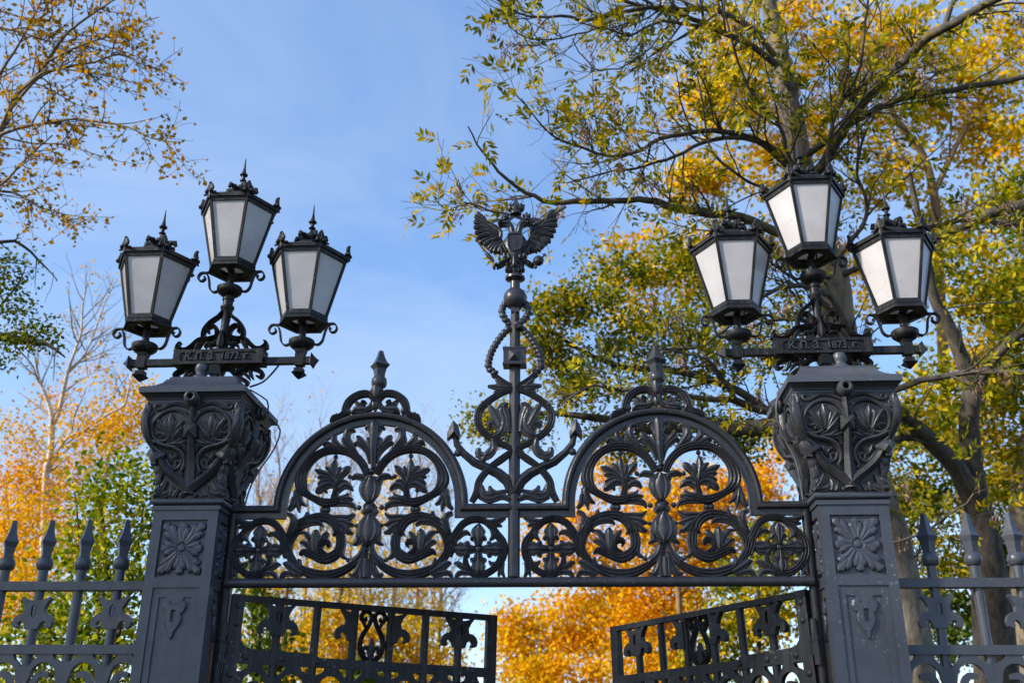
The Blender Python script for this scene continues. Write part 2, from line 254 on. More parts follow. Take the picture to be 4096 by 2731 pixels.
T = {
 'archc': [
  ('l', 10, 3607, 38, 1, 3778, 61, 0, 3876, 77, -3, 3957, 78, -4, 4007, 17),
  ('b', -5, 3587, 60),
  ('l', -8, 3336, 49, -8, 3387, 140, -9, 3456, 179, -7, 3503, 125, -7, 3546, 49),
  ('b', -4, 3290, 93),
  ('l', 3, 3244, 43, 3, 3189, 160, 5, 3130, 197, 2, 3081, 176, -2, 3044, 90, -3, 2996, 16),
  ('b', -2, 2982, 35),
  ('b', -4, 2951, 33),
  ('b', -5, 2925, 30),
  ('l', -4, 2908, 84, -5, 2839, 105, -2, 2769, 89),
 ],
 'arch': [
  ('l', 15, 3823, 28, 18, 3876, 39, 31, 3921, 50, 51, 3948, 50, 79, 3933, 17),
  ('l', 19, 3677, 22, 22, 3769, 44, 40, 3827, 55, 54, 3860, 28),
  ('l', 22, 3690, 22, 42, 3760, 38, 90, 3822, 50, 123, 3857, 50, 138, 3879, 14),
  ('l', 26, 3655, 22, 52, 3738, 33, 100, 3799, 50, 134, 3817, 50, 160, 3799, 14),
  ('v', 38, 3563, 60, 79, 3645, 66, 140, 3710, 68, 211, 3747, 68, 288, 3762, 68, 361, 3758, 68, 427, 3733, 63, 489, 3684, 68, 534, 3618, 76, 557, 3553, 92, 559, 3497, 102, 539, 3446, 86, 498, 3408, 59, 441, 3374, 56, 370, 3345, 70, 303, 3342, 70, 247, 3363, 59),
  ('l', 78, 3663, 27, 138, 3741, 33, 187, 3803, 60, 219, 3856, 61, 218, 3909, 63, 189, 3930, 50, 159, 3919, 14),
  ('l', 172, 3759, 27, 213, 3802, 44, 241, 3837, 49, 242, 3874, 22),
  ('l', 189, 3750, 27, 257, 3784, 38, 303, 3819, 52, 325, 3854, 52, 317, 3891, 28),
  ('l', 232, 3756, 27, 308, 3788, 38, 359, 3809, 47, 385, 3818, 44, 404, 3795, 14),
  ('b', 299, 3709, 39),
  ('b', 177, 3548, 38),
  ('l', 280, 3461, 32, 295, 3556, 65, 305, 3621, 65, 300, 3691, 11),
  ('l', 290, 3526, 32, 334, 3595, 52, 373, 3625, 14),
  ('l', 285, 3504, 32, 348, 3560, 35, 407, 3581, 57, 454, 3604, 16),
  ('l', 283, 3487, 27, 353, 3538, 32, 404, 3542, 41, 429, 3539, 14),
  ('l', 284, 3474, 27, 350, 3512, 43, 398, 3499, 49, 426, 3485, 13),
  ('l', 283, 3457, 27, 322, 3487, 49, 373, 3473, 65, 413, 3439, 59, 437, 3422, 16),
  ('l', 278, 3427, 38, 289, 3465, 38, 330, 3480, 46, 367, 3458, 40, 352, 3422, 19),
  ('l', 273, 3483, 27, 242, 3552, 43, 205, 3600, 63, 175, 3628, 16),
  ('l', 275, 3530, 27, 261, 3587, 49, 253, 3625, 16),
  ('l', 269, 3470, 27, 235, 3509, 38, 189, 3501, 27),
  ('l', 267, 3427, 32, 220, 3473, 49, 174, 3469, 51, 147, 3439, 14),
  ('v', 294, 3346, 59, 281, 3401, 54, 274, 3448, 49, 277, 3491, 27),
  ('l', 290, 3346, 32, 246, 3372, 43, 203, 3385, 38, 176, 3417, 13),
  ('l', 42, 3494, 33, 66, 3532, 49, 97, 3545, 52, 131, 3547, 46, 163, 3528, 14),
  ('l', 50, 3464, 33, 66, 3532, 52, 64, 3563, 22),
  ('l', -4, 3370, 32, 21, 3417, 59, 24, 3472, 60, 44, 3505, 22),
  ('l', -7, 3481, 33, 17, 3520, 49, 44, 3539, 16),
  ('l', 42, 3429, 32, 48, 3472, 38, 52, 3507, 27),
  ('l', 298, 3334, 32, 238, 3358, 48, 186, 3369, 48, 139, 3371, 16),
  ('l', 298, 3328, 32, 213, 3335, 43, 154, 3329, 51, 126, 3308, 32, 118, 3283, 13),
  ('l', -4, 3290, 43, 18, 3308, 75, 40, 3326, 54),
  ('l', -4, 3290, 43, 25, 3271, 75, 53, 3252, 54),
  ('b', 88, 3304, 42),
  ('b', 336, 3288, 55),
  ('b', 367, 3288, 55),
  ('b', 98, 3165, 32),
  ('b', 527, 3114, 33),
  ('b', 146, 2903, 37),
  ('l', 47, 3205, 21, 37, 3164, 64, 35, 3122, 59, 51, 3105, 16),
  ('l', 28, 3147, 32, 22, 3097, 48, 41, 3062, 16),
  ('l', 73, 3163, 32, 77, 3084, 45, 72, 3039, 53, 117, 3016, 13),
  ('l', 29, 3056, 32, 33, 2982, 48, 64, 2920, 58, 103, 2887, 68, 132, 2861, 26),
  ('l', 8, 2888, 26, 17, 2843, 53, 28, 2799, 26),
  ('l', 25, 2949, 32, 47, 2859, 47, 71, 2803, 58, 93, 2782, 52, 130, 2798, 13),
  ('v', 66, 2892, 32, 122, 2855, 58, 198, 2814, 71, 281, 2792, 78, 364, 2791, 83, 445, 2811, 78, 526, 2849, 63, 577, 2905, 65, 612, 2966, 68, 625, 3019, 73, 663, 3072, 79, 701, 3134, 74),
  ('v', 589, 2930, 37, 604, 2978, 47, 600, 3040, 53, 579, 3093, 53, 549, 3131, 48, 523, 3148, 26),
  ('l', 466, 2801, 31, 521, 2869, 52, 517, 2912, 21),
  ('l', 486, 2797, 42, 567, 2845, 63, 607, 2869, 63, 643, 2879, 13),
  ('l', 507, 2781, 36, 589, 2802, 44, 630, 2798, 44, 653, 2766, 21),
  ('v', 626, 3048, 32, 603, 3118, 63, 556, 3170, 69, 492, 3208, 69, 407, 3230, 75, 336, 3226, 80, 283, 3197, 80, 250, 3154, 80, 241, 3108, 64, 255, 3085, 21),
  ('l', 303, 3229, 37, 219, 3229, 40, 160, 3225, 48, 118, 3257, 16),
  ('l', 262, 3204, 32, 187, 3188, 45, 146, 3171, 45, 115, 3169, 13),
  ('l', 246, 3183, 32, 189, 3150, 48, 153, 3113, 51, 118, 3105, 13),
  ('l', 230, 3171, 32, 200, 3133, 43, 200, 3096, 27),
  ('l', 259, 3179, 43, 249, 3129, 48, 278, 3084, 13),
  ('l', 534, 3189, 32, 491, 3229, 48, 488, 3269, 27),
  ('l', 536, 3148, 37, 472, 3183, 50, 397, 3190, 50, 360, 3158, 13),
  ('l', 623, 3093, 32, 588, 3155, 63, 560, 3214, 37),
  ('l', 620, 3118, 32, 593, 3189, 48, 602, 3235, 50, 642, 3255, 32),
  ('v', 221, 3094, 69, 211, 3042, 77, 216, 2981, 77, 250, 2940, 82, 301, 2913, 84, 342, 2909, 73, 399, 2929, 63, 460, 2957, 63, 501, 2963, 47, 524, 2940, 13),
  ('l', 192, 3088, 27, 189, 3022, 40, 199, 2964, 42, 188, 2928, 37, 160, 2914, 16),
  ('v', 316, 2943, 37, 358, 2970, 42, 367, 3008, 45, 345, 3037, 50, 313, 3037, 50, 300, 3017, 32, 314, 2998, 13),
  ('l', 390, 2955, 32, 367, 3037, 42, 334, 3089, 50, 310, 3110, 13),
  ('l', 404, 2967, 37, 408, 3053, 69, 405, 3107, 64, 403, 3135, 11),
  ('l', 408, 2963, 32, 444, 3049, 47, 483, 3100, 48, 514, 3110, 21),
  ('l', 410, 2951, 32, 462, 3010, 45, 502, 3035, 45, 527, 3032, 13),
  ('l', 547, 3447, 59, 581, 3421, 64, 571, 3353, 59, 555, 3271, 13),
  ('l', 573, 3421, 38, 546, 3349, 45, 504, 3320, 13),
  ('l', 599, 3386, 43, 610, 3319, 48, 641, 3284, 27),
  ('v', 614, 2932, 69, 638, 2982, 69, 656, 3051, 65, 680, 3113, 58, 722, 3169, 58, 775, 3198, 58, 841, 3205, 56, 900, 3184, 53, 951, 3136, 56, 989, 3085, 60, 1022, 3038, 71, 1034, 2984, 73, 1025, 2919, 71, 995, 2863, 62, 949, 2820, 55, 891, 2792, 59, 834, 2789, 59, 787, 2814, 55, 755, 2860, 50, 748, 2910, 41, 753, 2946, 23),
  ('l', 690, 3062, 28, 722, 3096, 39, 755, 3105, 39, 784, 3086, 12),
  ('l', 877, 3195, 28, 936, 3184, 42, 998, 3193, 51, 1049, 3215, 14),
  ('l', 914, 3173, 28, 969, 3163, 39, 1022, 3153, 14),
  ('l', 937, 3133, 28, 957, 3096, 44, 954, 3067, 39, 928, 3045, 12),
  ('l', 1019, 2912, 27, 987, 2871, 41, 948, 2866, 41, 926, 2892, 14),
  ('l', 1027, 2877, 27, 1010, 2824, 34, 999, 2778, 18),
  ('l', 1034, 2877, 27, 1024, 2813, 39, 1044, 2772, 18),
  ('l', 765, 2828, 32, 721, 2850, 48, 692, 2871, 46, 663, 2873, 11),
  ('l', 798, 2794, 32, 747, 2803, 39, 701, 2798, 43, 678, 2763, 23),
  ('b', 845, 2978, 67),
  ('l', 844, 3003, 42, 844, 3057, 65, 842, 3108, 116, 844, 3141, 79, 847, 3172, 14),
  ('l', 832, 3003, 28, 826, 3046, 44, 807, 3067, 51, 787, 3046, 23),
  ('l', 857, 3003, 28, 861, 3046, 44, 880, 3067, 51, 900, 3046, 23),
  ('l', 870, 2977, 41, 925, 2976, 64, 975, 2978, 115, 1008, 2975, 78, 1039, 2971, 14),
  ('l', 870, 2990, 28, 913, 2994, 44, 934, 3013, 51, 913, 3033, 23),
  ('l', 870, 2965, 28, 914, 2960, 44, 935, 2941, 50, 915, 2922, 23),
  ('l', 845, 2952, 41, 846, 2899, 64, 848, 2849, 114, 846, 2817, 78, 843, 2787, 14),
  ('l', 858, 2952, 28, 864, 2909, 44, 883, 2889, 50, 902, 2909, 23),
  ('l', 833, 2953, 28, 829, 2910, 44, 810, 2889, 50, 790, 2910, 23),
  ('l', 819, 2978, 41, 765, 2979, 65, 714, 2978, 115, 681, 2980, 79, 650, 2984, 14),
  ('l', 820, 2965, 28, 776, 2961, 44, 756, 2942, 51, 777, 2922, 23),
  ('l', 819, 2990, 28, 776, 2995, 44, 754, 3014, 51, 775, 3034, 23),
 ],
 'crest': [
  ('v', 5, 4153, 31, 22, 4178, 46, 58, 4222, 59, 114, 4227, 67, 171, 4207, 66, 223, 4160, 71, 245, 4104, 66, 256, 4062, 58, 293, 4037, 53, 335, 4024, 61, 360, 3988, 20),
  ('l', 270, 4062, 25, 304, 4049, 28, 321, 4066, 13),
  ('l', 232, 4100, 41, 224, 4071, 51, 223, 4048, 20),
  ('v', 22, 4178, 36, 28, 4140, 43, 52, 4109, 36, 82, 4102, 31, 105, 4127, 43, 105, 4158, 41, 78, 4148, 13),
  ('l', 13, 4149, 31, 35, 4113, 46, 73, 4092, 48, 121, 4087, 61, 165, 4084, 61, 193, 4055, 13),
  ('l', 89, 4094, 31, 139, 4128, 51, 169, 4165, 25),
  ('l', 0, 4200, 20, 20, 4241, 51, 52, 4258, 21),
 ],
 'crestc': [
  ('l', -4, 4187, 26, -6, 4242, 77, -7, 4301, 67),
  ('b', -6, 4170, 38),
  ('l', -9, 4149, 46, -8, 4116, 61, -7, 4078, 13),
 ],
 'centre': [
  ('v', -174, 4369, 52, -96, 4307, 49, 0, 4251, 51, 96, 4215, 54, 198, 4153, 58, 276, 4072, 63, 289, 3973, 65, 240, 3882, 58, 128, 3805, 53, 3, 3740, 52, -103, 3660, 52, -152, 3622, 37),
  ('v', -4, 3740, 50, 84, 3684, 52, 201, 3587, 57, 269, 3498, 61, 286, 3410, 64, 326, 3333, 49),
  ('l', 46, 3884, 39, 65, 4016, 69, 90, 4095, 79, 52, 4115, 30),
  ('l', 159, 3850, 49, 109, 3884, 78, 84, 3976, 98, 109, 4068, 79, 58, 4115, 25),
  ('l', 109, 3936, 59, 159, 4034, 74, 204, 4106, 30),
  ('l', 109, 3897, 49, 159, 3955, 69, 199, 3954, 59, 194, 3919, 20),
  ('l', 171, 3831, 49, 165, 3753, 68, 214, 3695, 68, 277, 3707, 68, 283, 3758, 39),
  ('l', 171, 3766, 39, 239, 3675, 58, 251, 3643, 19),
  ('l', 45, 4254, 35, 128, 4258, 55, 215, 4270, 20),
  ('l', 96, 4269, 40, 134, 4303, 40, 154, 4334, 20),
  ('l', 122, 4242, 30, 160, 4214, 30, 153, 4201, 15),
  ('l', 29, 3348, 38, 96, 3375, 57, 194, 3349, 57, 268, 3373, 38),
  ('l', 47, 3422, 24, 145, 3393, 57, 231, 3392, 67, 256, 3460, 38),
  ('l', 121, 3387, 48, 176, 3417, 48, 189, 3455, 24),
 ],
 'capital': [
  ('r', 16, 3998, 28, 58, 4023, 31, 124, 4044, 33, 186, 4040, 33, 240, 4009, 33, 289, 4000, 28, 306, 4025, 25, 279, 4040, 21, 267, 4023, 17),
  ('r', 376, 3896, 35, 361, 3930, 31, 331, 3953, 28, 319, 3982, 25, 338, 3987, 18),
  ('r', 6, 3853, 35, 25, 3918, 32, 64, 3969, 33, 129, 3995, 33, 197, 3990, 32, 257, 3954, 32, 300, 3897, 32, 310, 3838, 32, 297, 3786, 32, 254, 3756, 32, 199, 3762, 28, 171, 3787, 28, 188, 3813, 25, 221, 3807, 25, 233, 3782, 17),
  ('r', 364, 3891, 42, 364, 3827, 42, 339, 3765, 39, 293, 3715, 39, 248, 3679, 35, 198, 3659, 21),
  ('r', 299, 3760, 35, 215, 3726, 38, 142, 3711, 39, 85, 3681, 39, 52, 3629, 38, 54, 3571, 35, 74, 3533, 28, 59, 3506, 18),
  ('r', 74, 3624, 31, 88, 3576, 32, 134, 3554, 35, 171, 3581, 38, 198, 3617, 38, 215, 3628, 21),
  ('r', 144, 3570, 25, 121, 3576, 28, 125, 3608, 28, 100, 3611, 25, 89, 3592, 14),
  ('l', 160, 3788, 29, 153, 3840, 51, 160, 3893, 66, 166, 3967, 18),
  ('l', 177, 3787, 29, 192, 3850, 40, 202, 3893, 44, 188, 3921, 15),
  ('l', 182, 3787, 29, 214, 3850, 44, 267, 3917, 29),
  ('l', 182, 3782, 29, 226, 3839, 44, 273, 3865, 22),
  ('l', 188, 3777, 29, 232, 3813, 37, 277, 3807, 18),
  ('l', 143, 3788, 29, 130, 3851, 44, 112, 3899, 29),
  ('l', 143, 3783, 29, 108, 3851, 44, 65, 3909, 22),
  ('l', 143, 3778, 29, 103, 3814, 44, 62, 3863, 22),
  ('l', 148, 3762, 29, 98, 3798, 44, 47, 3820, 22),
  ('l', 193, 3746, 29, 131, 3773, 37, 76, 3789, 37, 53, 3804, 15),
  ('l', 198, 3731, 29, 131, 3737, 44, 75, 3738, 51, 30, 3764, 18),
  ('l', 142, 3732, 29, 86, 3763, 37, 64, 3778, 15),
  ('l', 86, 3727, 29, 52, 3717, 37, 38, 3676, 18),
  ('l', 142, 3603, 29, 142, 3634, 44, 108, 3655, 29),
  ('l', 148, 3608, 29, 164, 3639, 44, 178, 3670, 22),
  ('l', 246, 3558, 36, 238, 3504, 51, 260, 3439, 29),
  ('l', 270, 3340, 43, 213, 3412, 58, 185, 3467, 29),
  ('l', 260, 3384, 36, 228, 3423, 51, 221, 3434, 22),
  ('l', 264, 3346, 43, 179, 3363, 58, 149, 3385, 36),
  ('l', 142, 3347, 36, 131, 3391, 51, 138, 3429, 18),
  ('l', 109, 3344, 36, 100, 3375, 43, 80, 3402, 18),
  ('l', 64, 3345, 36, 46, 3359, 36, 30, 3348, 22),
  ('l', 359, 3953, 37, 347, 4010, 44, 360, 4050, 22),
  ('l', 376, 3896, 29, 380, 3970, 44, 367, 4039, 22),
  ('b', 204, 3385, 28),
  ('b', 218, 3363, 22),
  ('b', 186, 3396, 22),
  ('b', 148, 3739, 28),
  ('b', 176, 3735, 20),
  ('b', 198, 3735, 18),
  ('b', 75, 3738, 17),
  ('b', 91, 3737, 17),
  ('b', 108, 3738, 15),
 ],
 'capanchor': [
  ('k', 243, 3627, 49, 206, 3569, 60, 148, 3511, 66, 85, 3463, 70, 33, 3425, 77, -13, 3381, 77),
  ('k', 304, 3704, 21, 276, 3653, 91, 254, 3622, 140, 248, 3609, 42),
 ],
 'capanchorc': [
  ('k', -10, 4045, 43, -3, 3918, 64, -7, 3832, 67, -13, 3708, 74, -20, 3550, 91, -11, 3370, 105),
 ],
 'eagle': [
  ('l', -238, 5721, 24, -278, 5800, 41, -330, 5853, 37, -337, 5863, 12),
  ('l', -217, 5703, 22, -277, 5778, 37, -343, 5821, 33, -354, 5831, 11),
  ('l', -202, 5685, 22, -274, 5744, 37, -347, 5769, 33, -359, 5776, 11),
  ('l', -186, 5668, 22, -269, 5710, 37, -345, 5717, 33, -358, 5721, 11),
  ('l', -171, 5650, 21, -258, 5673, 36, -333, 5663, 32, -346, 5664, 11),
  ('l', -161, 5633, 21, -245, 5639, 35, -314, 5616, 32, -327, 5615, 11),
  ('l', -150, 5615, 21, -230, 5604, 35, -290, 5570, 32, -301, 5566, 11),
  ('l', -140, 5598, 21, -208, 5583, 35, -259, 5548, 32, -268, 5544, 11),
  ('l', -130, 5586, 20, -186, 5556, 33, -222, 5513, 30, -230, 5507, 10),
  ('l', -120, 5572, 20, -174, 5534, 33, -207, 5486, 30, -214, 5479, 10),
  ('l', -109, 5563, 20, -154, 5522, 33, -178, 5474, 30, -184, 5467, 10),
  ('l', -99, 5552, 20, -128, 5511, 33, -140, 5470, 30, -144, 5463, 10),
  ('l', -151, 5672, 20, -196, 5731, 34, -246, 5765, 30, -254, 5773, 10),
  ('l', -141, 5655, 18, -198, 5699, 30, -254, 5716, 27, -263, 5721, 9),
  ('l', -136, 5643, 18, -191, 5675, 30, -244, 5683, 27, -253, 5687, 9),
  ('l', -130, 5626, 18, -182, 5646, 30, -229, 5645, 27, -237, 5646, 9),
  ('l', -125, 5609, 18, -171, 5619, 30, -209, 5611, 27, -216, 5612, 9),
  ('l', -120, 5598, 18, -162, 5597, 30, -194, 5584, 27, -201, 5583, 9),
  ('l', -115, 5586, 18, -150, 5579, 30, -175, 5562, 27, -180, 5560, 9),
  ('l', -131, 5672, 21, -170, 5715, 36, -211, 5738, 32, -218, 5743, 11),
  ('l', -130, 5603, 30, -123, 5643, 35, -136, 5683, 41, -172, 5702, 30, -218, 5743, 20),
  ('l', -4, 5600, 60, -29, 5657, 56, -37, 5703, 56, -55, 5732, 61, -81, 5742, 56, -106, 5737, 36, -136, 5718, 15),
  ('l', -106, 5745, 30, -126, 5743, 30, -139, 5729, 25, -135, 5703, 8),
  ('l', -104, 5524, 18, -81, 5481, 30, -62, 5445, 27, -58, 5438, 9),
  ('l', -89, 5501, 15, -61, 5466, 25, -37, 5437, 23, -33, 5432, 8),
  ('l', -129, 5513, 18, -114, 5473, 30, -101, 5440, 27, -98, 5434, 9),
  ('l', -88, 5445, 27, -83, 5414, 45, -79, 5388, 40, -78, 5383, 13),
  ('l', -53, 5433, 27, -48, 5403, 45, -44, 5378, 40, -43, 5374, 13),
  ('l', -23, 5432, 21, -25, 5382, 35, -27, 5339, 31, -27, 5332, 10),
  ('l', -8, 5431, 27, -2, 5367, 45, 4, 5313, 40, 5, 5303, 13),
  ('l', -48, 5366, 21, -57, 5344, 35, -66, 5325, 31, -67, 5322, 10),
  ('l', -47, 5332, 21, -60, 5304, 35, -70, 5279, 31, -72, 5275, 10),
  ('l', -22, 5310, 18, -35, 5286, 30, -45, 5267, 27, -47, 5263, 9),
  ('l', -2, 5298, 18, -2, 5279, 30, -2, 5262, 27, -2, 5260, 9),
  ('l', -63, 5374, 40, -98, 5359, 30, -122, 5343, 30, -137, 5340, 25),
 ],
 'eaglec': [
  ('l', 5, 5248, 119, 2, 5326, 149, 0, 5381, 170, -3, 5465, 235, -4, 5532, 251, -4, 5589, 166, -2, 5634, 91),
 ],
}
# ------------------------------------------------------------------ ground
def ground_mat(name, a, b2, sc):
    m, n, l, b = mat(name); P = n.new('ShaderNodeNewGeometry').outputs['Position']
    l.new(mixc(n, l, noise(n, l, sc, 6, .65, P).outputs['Fac'], a, b2), b.inputs['Base Color']); b.inputs['Roughness'].default_value = .95; return m
g = MB(); g.add([(-600, -300, 0), (600, -300, 0), (600, 900, 0), (-600, 900, 0)], [(0, 1, 2, 3)])
tag(g.build('ground', ground_mat('grass_ground', (.025, .035, .012), (.06, .045, .02), .8), smooth=0), kind='structure')
g = MB(); g.add([(-2.1, -60, .004), (2.1, -60, .004), (2.1, 70, .004), (-2.1, 70, .004)], [(0, 1, 2, 3)])
tag(g.build('path', ground_mat('gravel_path', (.09, .08, .065), (.14, .12, .10), 25), smooth=0), kind='structure')
# ------------------------------------------------------------------ gate pillars
def face_map(k, prof=None, d=0.0):
    """wall face k (0 front, 1 right, 2 back, 3 left): (u, z, h) -> pillar-local point"""
    def f(u, z, h):
        y = -((np.interp(z, *prof) if prof else d)+h); x = u
        for _ in range(k): x, y = -y, x
        return (x, y, z)
    return f
BELL = ([3.30, 3.33, 3.45, 3.6, 3.7, 3.8, 3.9, 4.06], [.228, .235, .24, .262, .295, .335, .36, .366])
FACE = [(0, 'front'), (1, 'right'), (3, 'left'), (2, 'back')]
def rosette(mb, F, cz, su, sz):
    for k in range(8):
        a = R(45*k); dg = k % 2; ln = 1.38 if dg else 1.0; co, si = math.cos(a), math.sin(a)
        def st(pts, w=1.0):
            q = []
            for r_, s_, ww in pts: q += [(r_*co-s_*si)*su*1000, (cz+(r_*si+s_*co)*sz)*1000, ww*1000*w]
            stroke(mb, 'r', q, F, .03, .004, lift=.002*(k % 3), step=.02)
        for sg in (1, -1): st([(.24, .04*sg, .044), (.62*ln*.8, .095*sg, .056), (.8*ln*.85, .20*sg, .060), (.80*ln*.85, .31*sg, .02)])
        st([(.25, 0, .036), (.7*ln, 0, .05), (.86*ln, 0, .074), (1.0*ln*.97, 0, .016)])
    c = F(0, cz, 0); c2 = F(0, cz, .03); ax = 'y' if abs(c[1]) > abs(c[0]) else 'x'; sg = 1 if (c2[1]+c2[0]) > (c[1]+c[0]) else -1
    pr = [(.055, -.004*sg), (.055, .016*sg), (.046, .026*sg), (.036, .018*sg), (.030, .018*sg), (.022, .03*sg), (.004, .034*sg)]
    mb.lathe(pr, c, 20, axis=ax)
def pillar(sx, label):
    t = thing('gate_pillar', label, 'pillar', (sx*2.4715, 0, 0), 'cast iron gate pillars')
    m = MB(); m.square([(.226, .226, .05), (.226, .226, 3.2399)])
    lay2 = 'shaft'
    for k, _ in FACE:
        F = face_map(k, d=.226)
        w = .25 if k in (0, 2) else .2265
        plate(m, [rect(-w, .05, w, 3.24), rect(-.177, 2.742, .177, 3.167), rect(-.176, .55, .176, 2.668)], F, -.001, .0240)
        rg = [rect(-.1755, .551, .1755, 2.6675), [(-.125, .62), (.125, .62), (.125, 2.6), (.066, 2.6), (.038, 2.553), (-.038, 2.553), (-.066, 2.6), (-.125, 2.6)]]
        plate(m, rg, F, -.0005, .012)
    m.square([(.262, .262, 3.2405), (.262, .262, 3.272), (.25, .25, 3.279)])
    m.square([(.36, .36, 0), (.36, .36, .22), (.33, .33, .26), (.27, .27, .3), (.27, .27, .42), (.2515, .2515, .46)])
    sh = m.build('shaft', IRON, t, 30)
    for k, _ in FACE[:3]:
        F = face_map(k, d=.226)
        e = MB(); h = [(.038, 2.5525), (.045, 2.585), (.083, 2.568), (.094, 2.535), (.078, 2.498), (.055, 2.485), (.066, 2.455), (.062, 2.42), (.04, 2.38), (.016, 2.345), (.008, 2.31)]
        out = [(x, z) for x, z in h]+[(0, 2.302)]+[(-x, z) for x, z in reversed(h)]
        inn = [(x*.86, 2.45+(z-2.45)*.93) for x, z in out]; n = len(out)
        e.add([F(x, z, -.001) for x, z in out]+[F(x, z, .012) for x, z in out]+[F(x, z, .0215) for x, z in inn], [(i, (i+1) % n, n+(i+1) % n, n+i) for i in range(n)]+[(n+i, n+(i+1) % n, 2*n+(i+1) % n, 2*n+i) for i in range(n)])
        plate(e, [inn, rect(-.018, 2.425, .018, 2.51)], F, -.001, .0214)
        e.build('keyhole_plate', IRON, t, 0)
        r_ = MB(); rosette(r_, F, 2.955, .165, .2); r_.build('rosette_panel', IRON, t, 40)
    m = MB(); m.square([(.25, .25, 3.2795), (.268, .268, 3.283), (.279, .279, 3.293), (.282, .282, 3.305), (.276, .276, 3.319), (.262, .262, 3.328), (.235, .235, 3.331)]); m.build('torus_moulding', IRON, t, 50)
    m = MB(); m.square([(b, b, a) for a, b in zip(*BELL)]); ca = m.build('capital', IRON_C, t, 40)
    for k, _ in FACE:
        F = face_map(k, BELL)
        m = MB(); strokes(m, 'capital', F, .03, .006, (1, -1), .025)
        for mir in (1, -1):   # leafy filler on the corners
            for q in ((228, 3345, 20, 250, 3400, 40, 240, 3460, 14), (245, 3420, 20, 262, 3480, 40, 255, 3540, 14), (255, 3500, 20, 275, 3560, 36, 268, 3610, 12), (372, 4000, 36, 384, 3930, 40, 378, 3850, 40, 345, 3770, 36, 310, 3710, 24)):
                stroke(m, 'l', q, F, .026, .02, mir)
            m.ball(F(.366*mir, 4.035, .0), .022, n=8)
        m.build('heart_relief', IRON_C, ca, 40)
        m = MB(); strokes(m, 'capanchor', F, .064, .006, (1, -1)); 
        stroke(m, 'k', (0, 4045, 34, 0, 3918, 51, 0, 3832, 54, 0, 3708, 60, 0, 3550, 72, 0, 3365, 84), F, .058, .006)
        b = np.array(F(0, 3.822, .082)); hw = .05
        cs = [F(-hw, 3.822-hw, .045), F(hw, 3.822-hw, .045), F(hw, 3.822+hw, .045), F(-hw, 3.822+hw, .045)]; bs = [F(-hw, 3.822-hw, 0), F(hw, 3.822-hw, 0), F(hw, 3.822+hw, 0), F(-hw, 3.822+hw, 0)]
        m.add(cs+bs+[b], [(0, 1, 8), (1, 2, 8), (2, 3, 8), (3, 0, 8), (4, 5, 1, 0), (5, 6, 2, 1), (6, 7, 3, 2), (7, 4, 0, 3)])
        c0 = np.array(F(0, 4.078, .02)); n_ = np.array(F(0, 4.078, .1))-c0; n_ /= np.linalg.norm(n_); sd_ = np.cross(n_, (0, 0, 1))
        for rr, tr, off in ((.034, .014, .07), (.042, .017, .052), (.048, .016, .02)):
            m.ring([[c0+n_*off+(sd_*math.cos(a_)+np.array((0, 0, 1))*math.sin(a_))*(rr+tr*math.cos(b_))+n_*tr*math.sin(b_) for b_ in np.arange(8)*math.pi/4] for a_ in np.arange(20)*math.pi/10], close=True)
        m.build('anchor_relief', IRON_C, ca, 40)
    m = MB(); m.square([(.37, .37, 4.0605), (.37, .37, 4.076), (.376, .378, 4.078), (.38, .385, 4.092), (.395, .42, 4.112), (.402, .43, 4.116), (.417, .452, 4.1175), (.417, .452, 4.164), (.405, .44, 4.170), (.34, .36, 4.205), (.3, .31, 4.245), (.282, .285, 4.282), (.268, .27, 4.2825), (.268, .27, 4.306)])
    m.build('cap', IRON, t, 30)
    m = MB()   # hinge-side jamb tube
    m.lathe([(.036, .3), (.036, 3.262)], (-sx*.285, .0, 0), 12); m.box((-sx*.2585, .02, 1.6), (.02, .09, 2.6)); m.build('jamb_post', IRON_D, t)
    return t
pillar(-1, 'left gate pillar under the lanterns, open blue sky right behind its capital')
pillar(1, 'right gate pillar under the lanterns, grey tree trunk showing beside its shaft')
# ------------------------------------------------------------------ overhead gate arch
arch = thing('gate_arch', 'black wrought iron double arch with scrolls spanning between the two gate pillars', 'gate arch')
flat = lambda ox, y0=0.0: (lambda u, z, h: (ox+u, y0-h, z))
FP = [(-.070, -.020), (-.027, -.020), (-.026, -.036), (-.016, -.055), (.002, -.062), (.020, -.052), (.030, -.030), (.031, .03), (-.070, .03)]
m = MB(); zc = 3.315; path = [(-2.2, 3.292)]
for cx in (-1.118, 1.118): path += [(cx-.727, 3.292)]+[(cx-.727*math.cos(R(a)), zc+.727*math.sin(R(a))) for a in np.linspace(2, 178, 45)]+[(cx+.727, 3.292)]
path += [(2.2, 3.292)]
sweep(m, path, FP); m.build('frame', IRON_G, arch, 40)
m = MB(); m.tube([(-2.185, -.03, 2.73), (2.185, -.03, 2.73)], .0375, 16); m.box((0, .02, 2.735), (4.37, .05, .05)); m.build('beam', IRON_G, arch)
m = MB(); m.lathe([(.046, 2.7685), (.046, 3.262), (.03, 3.28)], (-.004, -.022, 0), 14); m.build('centre_post', IRON_G, arch)
